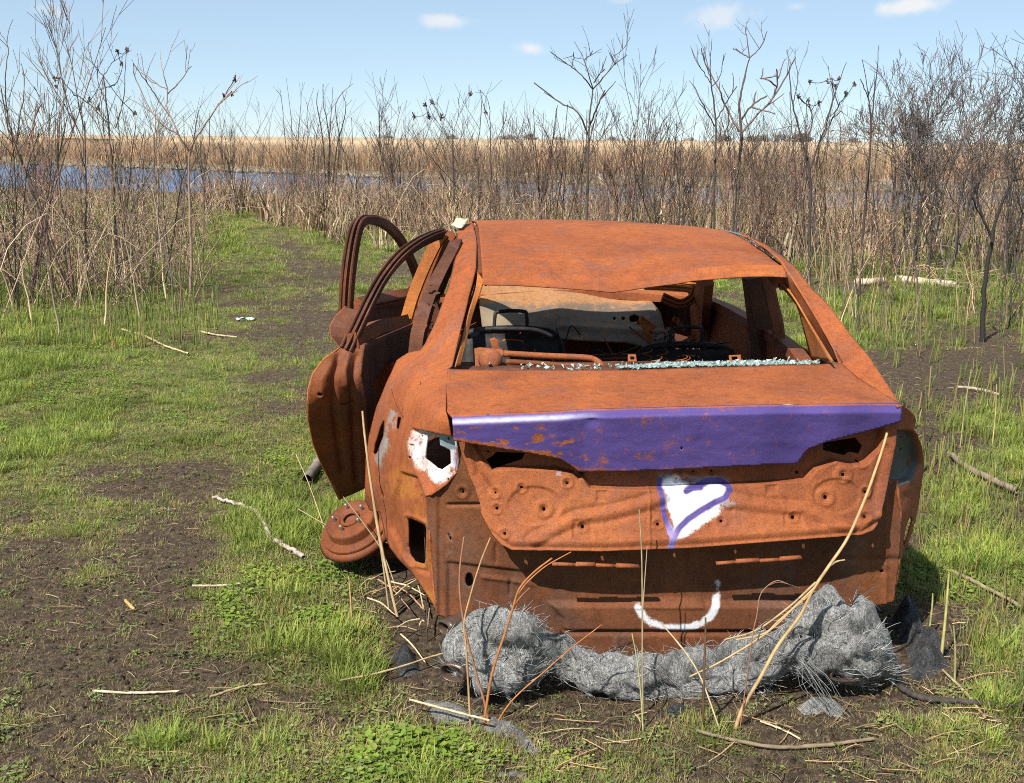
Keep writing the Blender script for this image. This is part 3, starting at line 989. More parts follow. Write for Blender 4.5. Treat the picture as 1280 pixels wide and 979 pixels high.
panel('rear_wing', QR, qr_ctrl, RUST_LO, holes=[[(1122, 542), (1127, 541), (1130, 556), (1127, 570), (1117, 580)], [(1138, 645), (1141, 650), (1136, 668), (1131, 685), (1129, 680), (1132, 660)], circ(1137, 551, 1.6), circ(1137, 565, 1.6)], relief=qr_relief, paint=qr_paint, step=1.4)

# ---- flanks, built in car space (the far side, and forward of the wing on the near side)
def flank(name, side, v0, v1, w0, w1, mat, arches=(), n=60, m=18, gap=None, extra=0.0):
    vv = np.linspace(v0, v1, n); ww = np.linspace(w0, w1, m)
    V_, W_ = np.meshgrid(vv, ww)
    half = .90 + .035 * np.exp(-((W_ - .55) / .22) ** 2) - .05 * sstep(.35, .1, W_) - .10 * sstep(.7, .95, W_)
    half = half - .22 * sstep(3.55, 4.45, V_) ** 1.5 - .16 * sstep(.45, -.05, V_) + extra
    if side < 0:
        U_ = -half - .03
    else:
        U_ = half - .03
    P = np.stack([U_, V_, W_], -1)
    keep = np.ones((m - 1, n - 1), bool)
    for (cv, cw, r) in arches:
        c = (P[:-1, :-1] + P[1:, 1:]) / 2
        keep &= np.hypot(c[..., 1] - cv, c[..., 2] - cw) > r
    mb = MB()
    idx = np.arange(m * n).reshape(m, n)
    j, i = np.where(keep)
    f = np.stack([idx[j, i], idx[j, i + 1], idx[j + 1, i + 1], idx[j + 1, i]], -1)
    if side > 0: f = f
    else: f = f[:, ::-1]
    mb.add(P.reshape(-1, 3), f)
    o = mb.build(name, mat, CAR)
    md = o.modifiers.new('thickness', 'SOLIDIFY'); md.thickness = .012; md.offset = -1
    return o


flank('side_panel', 1, .28, .92, .16, .86, RUST_LO, arches=[(.98, .22, .36)], n=40)
flank('door_panel', 1, .93, 1.78, .16, .86, RUST_LO, arches=[(.98, .22, .36)], n=40)
flank('door_panel', 1, 1.79, 2.86, .16, .86, RUST_LO)
flank('front_wing', 1, 2.87, 4.35, .16, .82, RUST_LO, arches=[(3.62, .22, .36)])
flank('front_wing', -1, 2.87, 4.35, .16, .82, RUST_LO, arches=[(3.62, .22, .36)])
flank('sill', -1, .98, 2.86, .13, .27, RUST_BR, m=5)

# inner faces of the right doors and pillars, seen through the rear window
mb = MB()
mb.box((.74, 1.36, .56), (.05, .80, .58)); d1 = mb.build('door_trim_frame', RUST_LO, CAR, smooth=False)
mb = MB()
mb.box((.76, 2.32, .56), (.05, 1.02, .56)); mb.build('door_trim_frame', RUST_LO, CAR, smooth=False)
beam('belt_rail', [(.70, .80, .80), (.72, 1.2, .865), (.73, 1.75, .875)], .06, .05, RUST_BR)
beam('belt_rail', [(.73, 1.80, .875), (.74, 2.4, .865), (.74, 2.9, .84)], .06, .05, RUST_BR)
bp = [PU(943, 346, .66), PU(949, 385, .69), PU(954, 420, .72), PU(957, 450, .74)]
bp.append(np.array([.77, bp[-1][1] + .02, .25]))
beam('pillar', bp, [.09, .12, .15, .17, .17], .09, RUST_DK, wdir=(0, 1, 0))
beam('window_frame', [PU(959, 346, .66), PU(965, 375, .68), PU(972, 405, .70), PU(974, 425, .71)], .035, .05, RUST_BR, wdir=(0, 1, 0))
beam('roof_rail', [(.60, .98, 1.17), (.625, 1.3, 1.20), (.63, 1.9, 1.235), (.62, 2.46, 1.20), (.68, 2.8, 1.02), (.72, 3.05, .84)], .06, .06, RUST_DK, n=30)
beam('roof_rail', [(-.56, 1.05, 1.17), (-.56, 1.4, 1.24), (-.56, 1.9, 1.275), (-.57, 2.46, 1.23), (-.66, 2.8, 1.03), (-.72, 3.05, .84)], .06, .06, RUST_BR, n=30)
beam('windscreen_header', [(-.56, 2.45, 1.25), (0, 2.50, 1.265), (.62, 2.45, 1.23)], .07, .04, RUST_BR, wdir=(0, 1, 0))
beam('pillar', [PU(884, 346, .62), PU(880, 375, .66), PU(876, 400, .70), PU(877, 428, .72)], [.10, .12, .2, .25], .06, RUST_LO, wdir=(0, 1, 0))
beam('dashboard_beam', [(-.72, 2.60, .52), (0, 2.62, .54), (.72, 2.60, .56)], .10, .09, RUST_DK, wdir=(0, 1, 0))
beam('scuttle', [(-.70, 3.0, .83), (0, 3.12, .86), (.70, 3.0, .84)], .16, .05, RUST_LO, wdir=(0, 1, 0))
beam('windscreen_rail', [PV(806, 356, 2.75), PV(840, 357, 2.75), PV(872, 360, 2.72)], .05, .03, RUST_OR, wdir=(0, .3, 1))
beam('bracket', [PV(828, 372, 2.6), PV(850, 380, 2.6), PV(866, 372, 2.6), PV(872, 358, 2.6)], .05, .03, RUST_LO, wdir=(0, .3, 1))

# floor, bulkhead, boot floor, wheel housings, front end
mb = MB()
fx, fy = np.meshgrid(np.linspace(-.80, .80, 30), np.linspace(.10, 4.2, 70))
fz = .17 + .10 * np.exp(-(fx / .14) ** 2) * (fy > .9) + .01 * fbm(fx * 8, fy * 8, 4) + .05 * (fy < .8)
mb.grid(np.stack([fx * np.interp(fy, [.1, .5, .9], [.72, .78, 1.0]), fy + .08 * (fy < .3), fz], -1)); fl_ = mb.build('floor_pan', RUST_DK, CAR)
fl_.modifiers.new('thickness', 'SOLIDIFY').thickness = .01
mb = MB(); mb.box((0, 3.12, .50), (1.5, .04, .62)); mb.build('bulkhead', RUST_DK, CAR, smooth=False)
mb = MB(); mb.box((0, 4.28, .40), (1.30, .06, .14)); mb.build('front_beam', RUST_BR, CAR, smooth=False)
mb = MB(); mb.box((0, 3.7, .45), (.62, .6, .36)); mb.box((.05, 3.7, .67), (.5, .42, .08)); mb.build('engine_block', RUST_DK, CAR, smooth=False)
for sgn in (-1, 1):
    mb = MB()
    th = np.linspace(0, math.pi, 14)
    P = np.array([[(sgn * uu, .98 + .36 * math.cos(t), .20 + .38 * math.sin(t)) for uu in (.56, .66, .76, .84)] for t in th])
    mb.grid(P); mb.build('wheel_housing', RUST_DK, CAR)
# boot walls so the lamp holes look into darkness
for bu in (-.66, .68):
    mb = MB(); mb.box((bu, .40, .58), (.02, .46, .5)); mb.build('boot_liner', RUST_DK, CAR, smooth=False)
# rear seat bulkhead and parcel shelf
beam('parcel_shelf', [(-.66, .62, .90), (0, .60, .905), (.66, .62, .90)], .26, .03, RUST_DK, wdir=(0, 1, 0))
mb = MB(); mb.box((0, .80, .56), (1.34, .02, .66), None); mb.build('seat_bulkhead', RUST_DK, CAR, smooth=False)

# bonnet thrown back against the windscreen opening
HOOD = [(604, 350), (660, 351), (742, 357), (800, 357), (806, 362), (812, 373), (826, 391), (831, 412), (831, 424), (822, 431), (810, 436), (798, 432), (785, 429), (697, 424), (686, 411), (640, 412), (603, 412), (599, 380)]
hood_ctrl = [(604, 350, 3.16), (700, 352, 3.16), (800, 357, 3.14), (604, 378, 2.90), (700, 380, 2.89), (815, 385, 2.90), (603, 412, 2.80), (700, 424, 2.74), (831, 424, 2.76), (810, 436, 2.70), (720, 400, 2.82)]


def hood_light_paint(x, y):
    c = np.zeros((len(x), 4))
    layer(c, np.array([.125, .105, .088]), .8 * sstep(372, 384, y + 8 * (fbm(x / 14, y / 8, 66) - .5)) * (.65 + .5 * fbm(x / 30, y / 10, 67)))  # greyer lower part, also darkened like the roof's shadow across it
    layer(c, np.array([.28, .22, .12]), .7 * np.exp(-((x - 620) / 18) ** 2 - ((y - 398) / 16) ** 2))  # patch of sun from the side door, painted into the colour
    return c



def hood_relief(x, y):
    r = .012 * np.exp(-((y - (408 + (x - 700) * .06)) / 4) ** 2) * sstep(690, 705, x)
    return r + .006 * (fbm(x / 20, y / 12, 71) - .5)


panel('bonnet', HOOD, hood_ctrl, HOODM, holes=[circ(768, 398, 2.2), circ(779, 398, 2.4), [(786, 396), (793, 393), (800, 396), (797, 402), (788, 403)], circ(749, 394.5, 1), circ(753, 394.5, 1)], relief=hood_relief, paint=hood_light_paint, step=2)

# front seats: tube hoops, head rest bars, back plates, cushion pans
def seat(cx, dz):
    s = empty('seat_frame'); s.parent = CAR
    v = 1.86
    mb = MB()
    hoop = [(cx - .075, v, .80 + dz), (cx - .073, v, .90 + dz), (cx - .055, v + .005, .928 + dz), (cx + .055, v + .005, .93 + dz), (cx + .073, v, .905 + dz), (cx + .075, v, .80 + dz)]
    mb.tube(catmull(hoop, 40), .0085, 8); mb.build('headrest_hoop', CHAR, s)
    mb = MB()
    back = [(cx - .26, v - .12, .30), (cx - .25, v - .03, .62), (cx - .22, v, .80 + dz), (cx - .12, v, .845 + dz), (cx + .12, v, .845 + dz), (cx + .22, v, .80 + dz), (cx + .25, v - .03, .62), (cx + .26, v - .12, .30)]
    mb.tube(catmull(back, 60), .016, 8); mb.build('back_tube', CHAR, s)
    mb = MB()
    pts = np.array([[(cx + a, v - .02 - .10 * t, .83 + dz - .34 * t) for a in np.linspace(-.22, .22, 12)] for t in np.linspace(0, 1, 8)])
    mb.grid(pts); o = mb.build('back_plate', CHAR, s); o.modifiers.new('thickness', 'SOLIDIFY').thickness = .01
    mb = MB()
    mb.tube(catmull([(cx - .05, v - .03, .795 + dz), (cx - .02, v - .035, .805 + dz), (cx + .05, v - .035, .80 + dz), (cx + .055, v - .035, .785 + dz)], 14), .008, 6, flat=.6)
    mb.build('slot_rim', RUST_OR, s)
    mb = MB(); mb.box((cx, v + .22, .36), (.46, .46, .03)); mb.build('cushion_pan', RUST_DK, s, smooth=False)
    return s


seat(-.385, .0); seat(.43, -.075)

# parcel shelf ironwork at the left of the rear window
SH = .70
mb = MB()
mb.tube(catmull([PV(630, 442, SH), PV(680, 445, SH), PV(728, 447, SH), PV(744, 450, SH), PV(752, 457, SH - .03), PV(754, 462, SH - .06)], 40), .0115, 8)
mb.build('torsion_bar', RUST_LO, CAR)
mb = MB()
mb.tube(catmull([PV(632, 452, SH - .06), PV(680, 455, SH - .06), PV(704, 457, SH - .06), PV(740, 458, SH - .06)], 30), .010, 8); mb.build('torsion_bar', RUST_BR, CAR)
mb = MB()
c0 = PV(613, 450, SH - .04)
mb.lathe([(.0, .03), (.02, .028), (.036, .022), (.04, .01), (.042, -.01), (.0, -.012)], c0, (0, -1, .35), 20); mb.build('hinge_disc', RUST_LO, CAR)
mb = MB(); mb.lathe([(.0, .012), (.005, .01), (.006, 0), (.006, -.02)], PV(612, 455, SH - .08), (0, -1, .35), 10); mb.build('hinge_bolt', STEELM, CAR)
panel('hinge_bracket', [(592, 436), (600, 434), (628, 437), (632, 441), (626, 447), (612, 440), (604, 446), (603, 460), (594, 460)], [(592, 436, .72), (632, 441, .72), (594, 460, .66), (610, 450, .70)], RUST_LO, thick=.004)
panel('hinge_bracket', [(612, 424), (618, 422), (623, 426), (624, 434), (630, 438), (616, 439)], [(612, 424, .76), (630, 438, .76), (616, 439, .76)], RUST_LO, thick=.004)
cu('bar', [PV(586, 421, .8), PV(595, 418, .85), PV(603, 412, .9), PV(640, 411, .9), PV(670, 413, .92), PV(690, 421, .95)], .009, CHAR)
panel('latch_loop', [(785, 443), (795, 443), (796, 452), (785, 452)], [(785, 443, .66), (796, 443, .66), (790, 452, .64)], RUST_LO, holes=[[(788, 445.5), (793, 445.5), (793.5, 449.5), (788, 449.5)]], step=1, thick=.004)
panel('latch_loop', [(911, 444), (926, 443.5), (927, 452), (912, 452)], [(911, 444, .66), (927, 443, .66), (918, 452, .64)], RUST_LO, holes=[[(914.5, 446), (922, 445.5), (922, 450), (915, 450)]], step=1, thick=.004)

# burnt wiring, seat springs and scorched scraps left in the cabin
for k in range(14):
    a = np.array([rnd_(-.6, .6), rnd_(1.0, 2.5), rnd_(.72, .86)]); b3 = a + np.array([rnd_(-.35, .35), rnd_(-.2, .3), rnd_(-.12, .05)])
    cu('burnt_wire', [a, a * .6 + b3 * .4 + np.array([0, 0, rnd_(-.10, .04)]), a * .3 + b3 * .7 + np.array([0, 0, rnd_(-.12, .02)]), b3], rnd_(.0025, .005), [CHAR, RUST_BR, RUST_LO][k % 3], sides=5)
for k in range(6):
    cx, cv = rnd_(-.5, .5), rnd_(1.0, 1.3)
    s_ = np.linspace(0, 1, 60)
    mbs = MB(); mbs.tube(np.stack([cx + .022 * np.cos(s_ * 38), cv + .022 * np.sin(s_ * 38), .66 + .20 * s_], -1), .0025, 4); mbs.build('seat_spring', RUST_LO, CAR)
for k in range(20):
    c3 = np.array([rnd_(.34, .64), rnd_(2.2, 2.6), rnd_(.60, .78)]) if k % 3 else np.array([rnd_(-.55, .2), rnd_(1.2, 2.0), rnd_(.60, .72)])
    w3 = RNG.normal(0, 1, (3, 3)); q3, _ = np.linalg.qr(w3)
    s1, s2 = rnd_(.03, .07), rnd_(.015, .04)
    gg = np.array([[c3 + q3[0] * s1 * i_ + q3[1] * s2 * j_ + q3[2] * rnd_(-.012, .012) for i_ in np.linspace(-1, 1, 6)] for j_ in np.linspace(-1, 1, 4)])
    mbs = MB(); mbs.grid(gg); o = mbs.build('scorched_scrap', [RUST_LO, RUST_BR, RUST_OR, GREYP][k % 4], CAR, smooth=False); o.modifiers.new('thickness', 'SOLIDIFY').thickness = .004

# heap of shattered safety glass along the foot of the rear window
mb = MB()
gx = np.linspace(772, 1022, 150); gy = np.linspace(0, 1, 9)
rows = []
for t in gy:
    y = np.interp(gx, [772, 800, 925, 1022], [459.5, 459.5, 456.5, 454.5]) - t * np.interp(gx, [772, 800, 830, 900, 960, 980, 1022], [1.5, 4.5, 6, 6, 5.5, 4, 3]) + RNG.normal(0, .7, 150)
    rows.append(PV(gx, y, .44 + .16 * t + RNG.normal(0, .008, 150)))
P = np.array(rows)
mb.grid(P)
o = mb.build('glass_sheet', GLASSM, CAR, smooth=False); tag(o, 'crumpled green shattered rear glass'); o['kind'] = 'stuff'
mb = MB()
for k in range(360):
    x = RNG.uniform(650, 1025); t = RNG.uniform(0, 1)
    if x < 770 and RNG.uniform() < .5: continue
    c = PV(x, np.interp(x, [590, 772, 800, 925, 1022], [460, 461, 459.5, 456.5, 454.5]) - 5 * t, .45 + .15 * t)
    s = RNG.uniform(.003, .007)
    mb.add(c + RNG.normal(0, 1, (4, 3)) * s, [(0, 1, 2), (0, 2, 3), (0, 3, 1), (1, 3, 2)])
o = mb.build('glass_crumbs', GLASSM, CAR, smooth=False); o['kind'] = 'stuff'

# ---- left rear door, standing ajar: shut face, inner face, outer skin, window frame
RD = empty('rear_door'); RD.parent = CAR
HU, HV = -.865, 1.80        # hinge line


def dpt(x, y, v): return PV(x, y, v)


SHUT = [(442, 434), (426, 435), (405, 450), (392, 467), (386, 487), (385, 505), (386, 525), (392, 555), (402, 580), (415, 605), (425, 625), (440, 618), (457, 610), (462, 560), (458, 500), (452, 470), (456, 430)]
shut_ctrl = [(426, 435, 1.0), (405, 450, .95), (392, 467, .92), (386, 487, .92), (385, 505, .94), (386, 525, 1.0), (392, 555, 1.12), (402, 580, 1.22), (415, 605, 1.30), (425, 625, 1.36), (456, 430, 1.0), (452, 470, .96), (458, 500, 1.0), (462, 560, 1.18), (457, 610, 1.34), (425, 520, 1.02), (430, 570, 1.19), (425, 470, .92)]


def shut_relief(x, y):
    r = .02 * np.exp(-(line_dist(x, y, [(414, 455), (403, 475), (401, 492)]) / 7) ** 2) + .015 * np.exp(-(line_dist(x, y, [(436, 445), (430, 465), (432, 480)]) / 4) ** 2)
    r -= .015 * np.exp(-(line_dist(x, y, [(424, 445), (416, 475), (418, 520), (428, 590)]) / 4) ** 2)
    r -= .015 * np.exp(-(line_dist(x, y, [(446, 445), (440, 490), (442, 540), (446, 600)]) / 4) ** 2)
    return r + .004 * (fbm(x / 10, y / 14, 81) - .5)


panel('shut_face', SHUT, shut_ctrl, RUST_BR, RD, holes=[[(396, 490), (400, 488), (404, 490), (402, 493), (397, 493)], [(424, 503), (434, 504), (441, 500), (440, 507), (428, 507)]], relief=shut_relief, step=1.7)
# outer skin from the shut edge forward to the hinge
edge = np.array([PV(x, y, tps(shut_ctrl)(np.array(float(x)), np.array(float(y)))) for x, y in [(426, 435), (405, 450), (392, 467), (386, 487), (385, 505), (386, 525), (392, 555), (402, 580), (415, 605), (425, 625)]])
rows = []
for t in np.linspace(0, 1, 20):
    tgt = np.stack([np.full(len(edge), HU - .05), np.full(len(edge), HV), np.clip(edge[:, 2], .2, .9)], -1)
    e2 = edge * (1 - t) + tgt * t
    e2[:, 0] -= .04 * math.sin(math.pi * t) * .6
    e2[:, 2] -= t * np.clip((edge[:, 2] - .30) * .0, 0, 1)
    e2[-1, 2] = edge[-1, 2] * (1 - t) + .18 * t
    e2[-2, 2] = edge[-2, 2] * (1 - t) + .22 * t
    rows.append(e2)
mb = MB(); mb.grid(np.array(rows)); o = mb.build('outer_skin', RUST_OR, RD); o.modifiers.new('thickness', 'SOLIDIFY').thickness = .006
# inner face with its ragged opening
ie = np.array([PV(456, 430, 1.0), PV(452, 470, .96), PV(458, 500, 1.0), PV(462, 560, 1.18), PV(457, 610, 1.34)])
rows = []
for t in np.linspace(0, 1, 26):
    tgt = np.stack([np.full(5, HU + .06), np.full(5, HV - .04), np.array([.90, .78, .64, .42, .22])], -1)
    rows.append(catmull(ie, 24) * (1 - t) + catmull(tgt, 24) * t)
P = np.array(rows)
mb = MB()
fs = []
for i in range(25):
    for j in range(23):
        ci, cj = i / 25, j / 23
        if ((ci - .42) / .30) ** 2 + ((cj - .5) / .28) ** 2 + .25 * vnoise(np.array(i * .6), np.array(j * .6), 3) < 1: continue
        fs.append((i * 24 + j, i * 24 + j + 1, (i + 1) * 24 + j + 1, (i + 1) * 24 + j))
mb.add(P.reshape(-1, 3), fs); o = mb.build('inner_panel', RUST_DK, RD); o.modifiers.new('thickness', 'SOLIDIFY').thickness = .008
# window frame arch
fpx = [(433, 437, 1.0), (447, 408, 1.03), (462, 376, 1.08), (478, 347, 1.16), (498, 322, 1.30), (520, 305, 1.45), (540, 295, 1.60), (553, 291, 1.70)]
beam('window_frame', [PV(*p) for p in fpx], [.052, .048, .046, .044, .042, .038, .034, .03], -.045, RUST_DK, RD, n=40, wdir=(.7, -.3, -.45))  # dark rust puts the shade of its side away from the sun into colour
beam('belt_rail', [PV(440, 428, 1.0), PV(470, 412, 1.3), PV(490, 408, 1.55), PV(506, 404, 1.72)], .05, .07, RUST_BR, RD, wdir=(.8, 0, .2))
beam('window_frame', [PV(556, 292, 1.74), PV(545, 306, 1.74), PV(531, 335, 1.75), PV(518, 368, 1.76), PV(508, 402, 1.76)], .05, -.04, RUST_OR, RD, wdir=(1, -.3, 0), plain=True)

# B pillar, inner seal strips of the left side
beam('pillar', [PV(566, 292, 1.80), PV(552, 318, 1.82), PV(538, 350, 1.84), PV(527, 380, 1.86), PV(520, 405, 1.88), (-.80, 1.90, .25)], [.04, .05, .06, .07, .08, .10], -.05, RUST_LO, n=30, wdir=(1, -.3, 0), plain=True)
beam('door_seal_flange', [PV(571, 305, 1.50), PV(562, 325, 1.36), PV(548, 352, 1.26), PV(536, 380, 1.16), PV(527, 410, 1.07), PV(523, 432, 1.02), (-.84, .98, .55)], [.05, .055, .06, .06, .06, .06, .05], -.04, RUST_DK, n=40, wdir=(.8, -.5, 0), plain=True)
strip('pillar_inner', [PV(571, 312, 1.42), PV(560, 362, 1.1), PV(535, 428, .80)], [PV(571, 320, 1.5) + np.array([.10, .05, 0]), PV(560, 365, 1.2) + np.array([.10, .05, 0]), PV(535, 430, .9) + np.array([.10, .05, 0])], RUST_DK)
# ragged black bits left hanging behind the pillar
mb = MB()
for k in range(26):
    c = PV(RNG.uniform(536, 560), RNG.uniform(360, 425), RNG.uniform(1.05, 1.3))
    if c[0] > -.5: continue
    mb.add(c + RNG.normal(0, .010, (5, 3)), [(0, 1, 2), (1, 2, 3), (2, 3, 4)])
mb.build('charred_trim', RUST_DK, CAR, smooth=False)['kind'] = 'stuff'

# ---- left front door, standing further open
FD = empty('front_door'); FD.parent = CAR
fp = [(432, 428, 2.05), (432, 385, 2.06), (435, 340, 2.08), (442, 295, 2.10), (450, 277, 2.12), (463, 274.5, 2.2), (480, 279, 2.32), (496, 293, 2.45), (508, 312, 2.56), (518, 335, 2.66), (525, 360, 2.75)]
beam('window_frame', [PV(*p) for p in fp], [.062, .062, .062, .06, .05, .042, .036, .034, .034, .034, .034], -.045, RUST_DK, FD, n=50, wdir=(.9, -.4, 0))  # shaded side of the frame given by a darker rust colour
fe = np.array([PV(*p) for p in [(432, 384, 2.03), (420, 396, 2.0), (413, 408, 1.98), (414, 420, 1.97), (424, 432, 1.97)]] + [PV(412, 480, 1.97), PV(418, 530, 1.99), PV(430, 590, 2.04)])
hin = np.array([(-.93, 2.84, z) for z in fe[:, 2].clip(.2, .86)])
inn = np.array([PV(447, 388, 1.98), PV(446, 400, 1.96), PV(446, 412, 1.95), PV(446, 424, 1.95), PV(447, 436, 1.96), PV(450, 480, 1.96), PV(452, 530, 1.98), PV(455, 590, 2.03)])
hin2 = hin + np.array([.10, -.03, 0])
for nm, A, B, mt in (('outer_skin', fe, hin, RUST_LO), ('inner_panel', inn, hin2, RUST_DK), ('shut_face', fe, inn, RUST_DK)):
    t = np.linspace(0, 1, 12)[:, None, None]
    mb = MB(); mb.grid(A[None] * (1 - t) + B[None] * t); o = mb.build(nm, mt, FD, smooth=(nm == 'outer_skin')); o.modifiers.new('thickness', 'SOLIDIFY').thickness = .006
beam('belt_rail', [PV(446, 384, 2.05), PV(475, 378, 2.3), PV(500, 373, 2.5), PV(520, 370, 2.75)], .07, .06, RUST_BR, FD, wdir=(.6, 0, .6))

# ---- left rear brake and hub, tipped up to the sky
HB = empty('brake_hub'); HB.parent = CAR
hc = PV(437, 648, 1.02)
ax = np.array([-.34, -.40, .85]); ax /= np.linalg.norm(ax)
mb = MB(); mb.lathe([(.0, -.075), (.128, -.075), (.138, -.070), (.138, -.050), (.136, -.046), (.106, -.044), (.104, -.038), (.104, -.010), (.101, -.003), (.094, .0), (.046, .0), (.043, -.003), (.040, -.014), (.0, -.015)], hc, ax, 40); disc = mb.build('brake_disc', RUST_BR, HB)
mb = MB(); mb.lathe([(.026, .0), (.03, .006), (.036, .006), (.04, -.002)], hc, ax, 24); mb.build('hub_rim', RUST_BR, HB)
a_ = np.cross(ax, (0, 0, 1)); a_ /= np.linalg.norm(a_); b_ = np.cross(ax, a_)
for k in range(5):
    t = 2 * math.pi * k / 5 + .5
    c = hc + .062 * (math.cos(t) * a_ + math.sin(t) * b_)
    mb = MB(); mb.lathe([(.0065, -.004), (.0065, .016), (.0055, .026), (.0, .027)], c, ax, 10); st_ = mb.build('wheel_stud', STEELM, HB)
mb = MB()
for q in range(3):
    t0 = 3.45 + q * .25
    mb.box(hc - ax * .07 + .135 * (math.cos(t0) * a_ + math.sin(t0) * b_), (.05, .055, .06))
cal = mb.build('caliper', RUST_LO, HB, smooth=False)
bv = cal.modifiers.new('bevel', 'BEVEL'); bv.width = .012; bv.segments = 2
th = np.linspace(.2, 2 * math.pi - .4, 40)
P = np.array([[hc - ax * .08 + r * (math.cos(t) * a_ + math.sin(t) * b_) + ax * (.02 if r < .15 else 0) for r in (.10, .148, .160)] for t in th])
mb = MB(); mb.grid(P); o = mb.build('dust_shield', RUST_BR, HB); o.modifiers.new('thickness', 'SOLIDIFY').thickness = .004
cu('axle_stub', [hc - ax * .10, hc - ax * .2 + np.array([.1, 0, 0]), (-.60, 1.0, .22), (-.1, 1.02, .20)], .035, RUST_BR, HB)

# ---- exhaust tips below the rear panel
def tip(px, py, v, rx, rz, yaw_, mat=RUST_DK):
    c = PV(px, py, v)
    mb = MB()
    d = np.array([math.sin(yaw_), -math.cos(yaw_), -.12]); d /= np.linalg.norm(d)
    a = np.cross(d, (0, 0, 1)); a /= np.linalg.norm(a); b = np.cross(a, d)
    th = np.linspace(0, 2 * math.pi, 28)[:-1]
    rows = []
    for (k, h) in ((.86, -.02), (.9, .0), (1.0, .004), (1.0, -.02), (1.0, -.12), (.95, -.16)):
        rows.append([c + d * h + k * (rx * math.copysign(abs(math.cos(t)) ** .7, math.cos(t)) * a + rz * math.copysign(abs(math.sin(t)) ** .7, math.sin(t)) * b) for t in th] )
    rows = [r + [r[0]] for r in rows]
    rows.insert(0, [c + d * -.10 + .8 * (p - c - d * -.02) for p in rows[0]])
    mb.grid(np.array(rows))
    return mb.build('exhaust_tip', mat, CAR)


TIPM = flat_mat('burnt_chrome', (.16, .11, .085), .35, .5, 25, metal=.5)
tip(1066, 843, -.16, .072, .024, .05, TIPM)
tip(633, 846, -.14, .055, .024, -.1, TIPM)
tip(565, 842, -.10, .04, .028, -.5, TIPM)
tip(556, 786, .02, .03, .022, -.9, TIPM)

# ------------------------------------------------------------------ ground, water, far marsh
def creek(X):
    near = np.interp(X, [-200, -60, -18, 0, 9, 40, 200], [80, 62, 53, 45, 42, 42, 46])
    far = np.interp(X, [-200, -60, -32, 0, 12, 40, 200], [140, 105, 87, 62, 55, 52, 58])
    return near, far


def ground_z(X, Y, fine=True):
    X = np.asarray(X, float); Y = np.asarray(Y, float)
    n, f = creek(X)
    z = -.55 * sstep(26, 44, Y) * (Y < 60) + 0 * X
    inside = sstep(n - 3, n + 3, Y) * sstep(f + 2, f - 3, Y)
    z = np.where(Y >= 60, -.35 * sstep(110, 60, Y), z)
    z = z * (1 - inside) + inside * -1.6
    near = sstep(22, 12, np.hypot(X, Y))
    z = z + .05 * (fbm(X * .5 + 3, Y * .5, 1) - .5) * sstep(3, 9, np.hypot(X - .5, Y - 4))
    if fine:
        z = z + near * (.030 * (fbm(X * 3.1, Y * 3.1, 2, 3) - .5) + .016 * (fbm(X * 11, Y * 11, 3, 3) - .5))
    return z


# where things grow: blobs in photograph pixels, turned into ground positions
GREEN = [(90, 470, 190, 75, .9), (330, 740, 120, 80, .55), (400, 800, 110, 75, .75), (430, 700, 60, 60, .35), (200, 250, 200, 60, .6), (360, 580, 80, 60, .45), (300, 320, 60, 20, .5), (420, 300, 60, 20, .5),
         (30, 590, 90, 30, .5), (215, 530, 90, 30, .3), (130, 710, 45, 28, .55), (1180, 350, 160, 40, .25), (1200, 630, 120, 60, .30), (1250, 560, 60, 60, .12), (1080, 560, 60, 50, .12), (1170, 920, 90, 50, .35), (1250, 800, 60, 40, .25),
         (840, 920, 120, 25, .30), (560, 930, 90, 30, .45), (470, 900, 60, 60, .35), (180, 930, 110, 35, .35), (60, 880, 80, 40, .2), (1230, 700, 60, 40, .28), (330, 640, 60, 30, .4)]
BARE = [(110, 800, 170, 70, .50), (210, 690, 80, 28, .5), (40, 700, 60, 22, .35), (330, 870, 130, 40, .30), (405, 420, 40, 40, .2), (330, 440, 60, 30, .15), (230, 600, 90, 20, .2), (1215, 465, 110, 45, .75), (1130, 470, 60, 30, .35), (800, 800, 330, 75, 1.0),
        (1150, 820, 60, 60, .7), (1060, 910, 140, 40, .45), (700, 900, 110, 30, .45), (520, 800, 40, 80, .6), (480, 690, 40, 50, .4), (1050, 640, 70, 30, .3), (1180, 560, 50, 20, .4), (360, 300, 30, 30, .35), (960, 960, 120, 20, .3), (1200, 700, 20, 20, .1)]


def veg(X, Y):
    """0 bare earth .. 1 thick green"""
    X = np.asarray(X, float); Y = np.asarray(Y, float)
    P = np.stack([X, Y, 0 * X], -1)
    px, py = proj(P)
    ok = Y > 1.0
    g = np.full(X.shape, .46)
    dt = line_dist(px, py, [(40, 990), (110, 850), (190, 720), (255, 620), (335, 500), (392, 400), (396, 335), (345, 292), (290, 277)])
    g -= np.where(ok, np.interp(py, [280, 450, 650, 800], [.22, .24, .36, .42]) * np.exp(-(dt / np.clip((py - 170) * .17, 6, 120)) ** 2), 0)
    for (cx, cy, rx, ry, a) in GREEN:
        g += np.where(ok, a * np.exp(-((px - cx) / rx) ** 2 - ((py - cy) / ry) ** 2), 0)
    for (cx, cy, rx, ry, a) in BARE:
        g -= np.where(ok, a * np.exp(-((px - cx) / rx) ** 2 - ((py - cy) / ry) ** 2), 0)
    g += np.where(ok & (py < 300), .35, 0)
    n = fbm(X * 1.6, Y * 1.6, 12, 4) - .5
    n2 = fbm(X * 6, Y * 6, 13, 3) - .5
    return np.clip(g + 1.35 * n + 1.0 * n2, 0, 1)


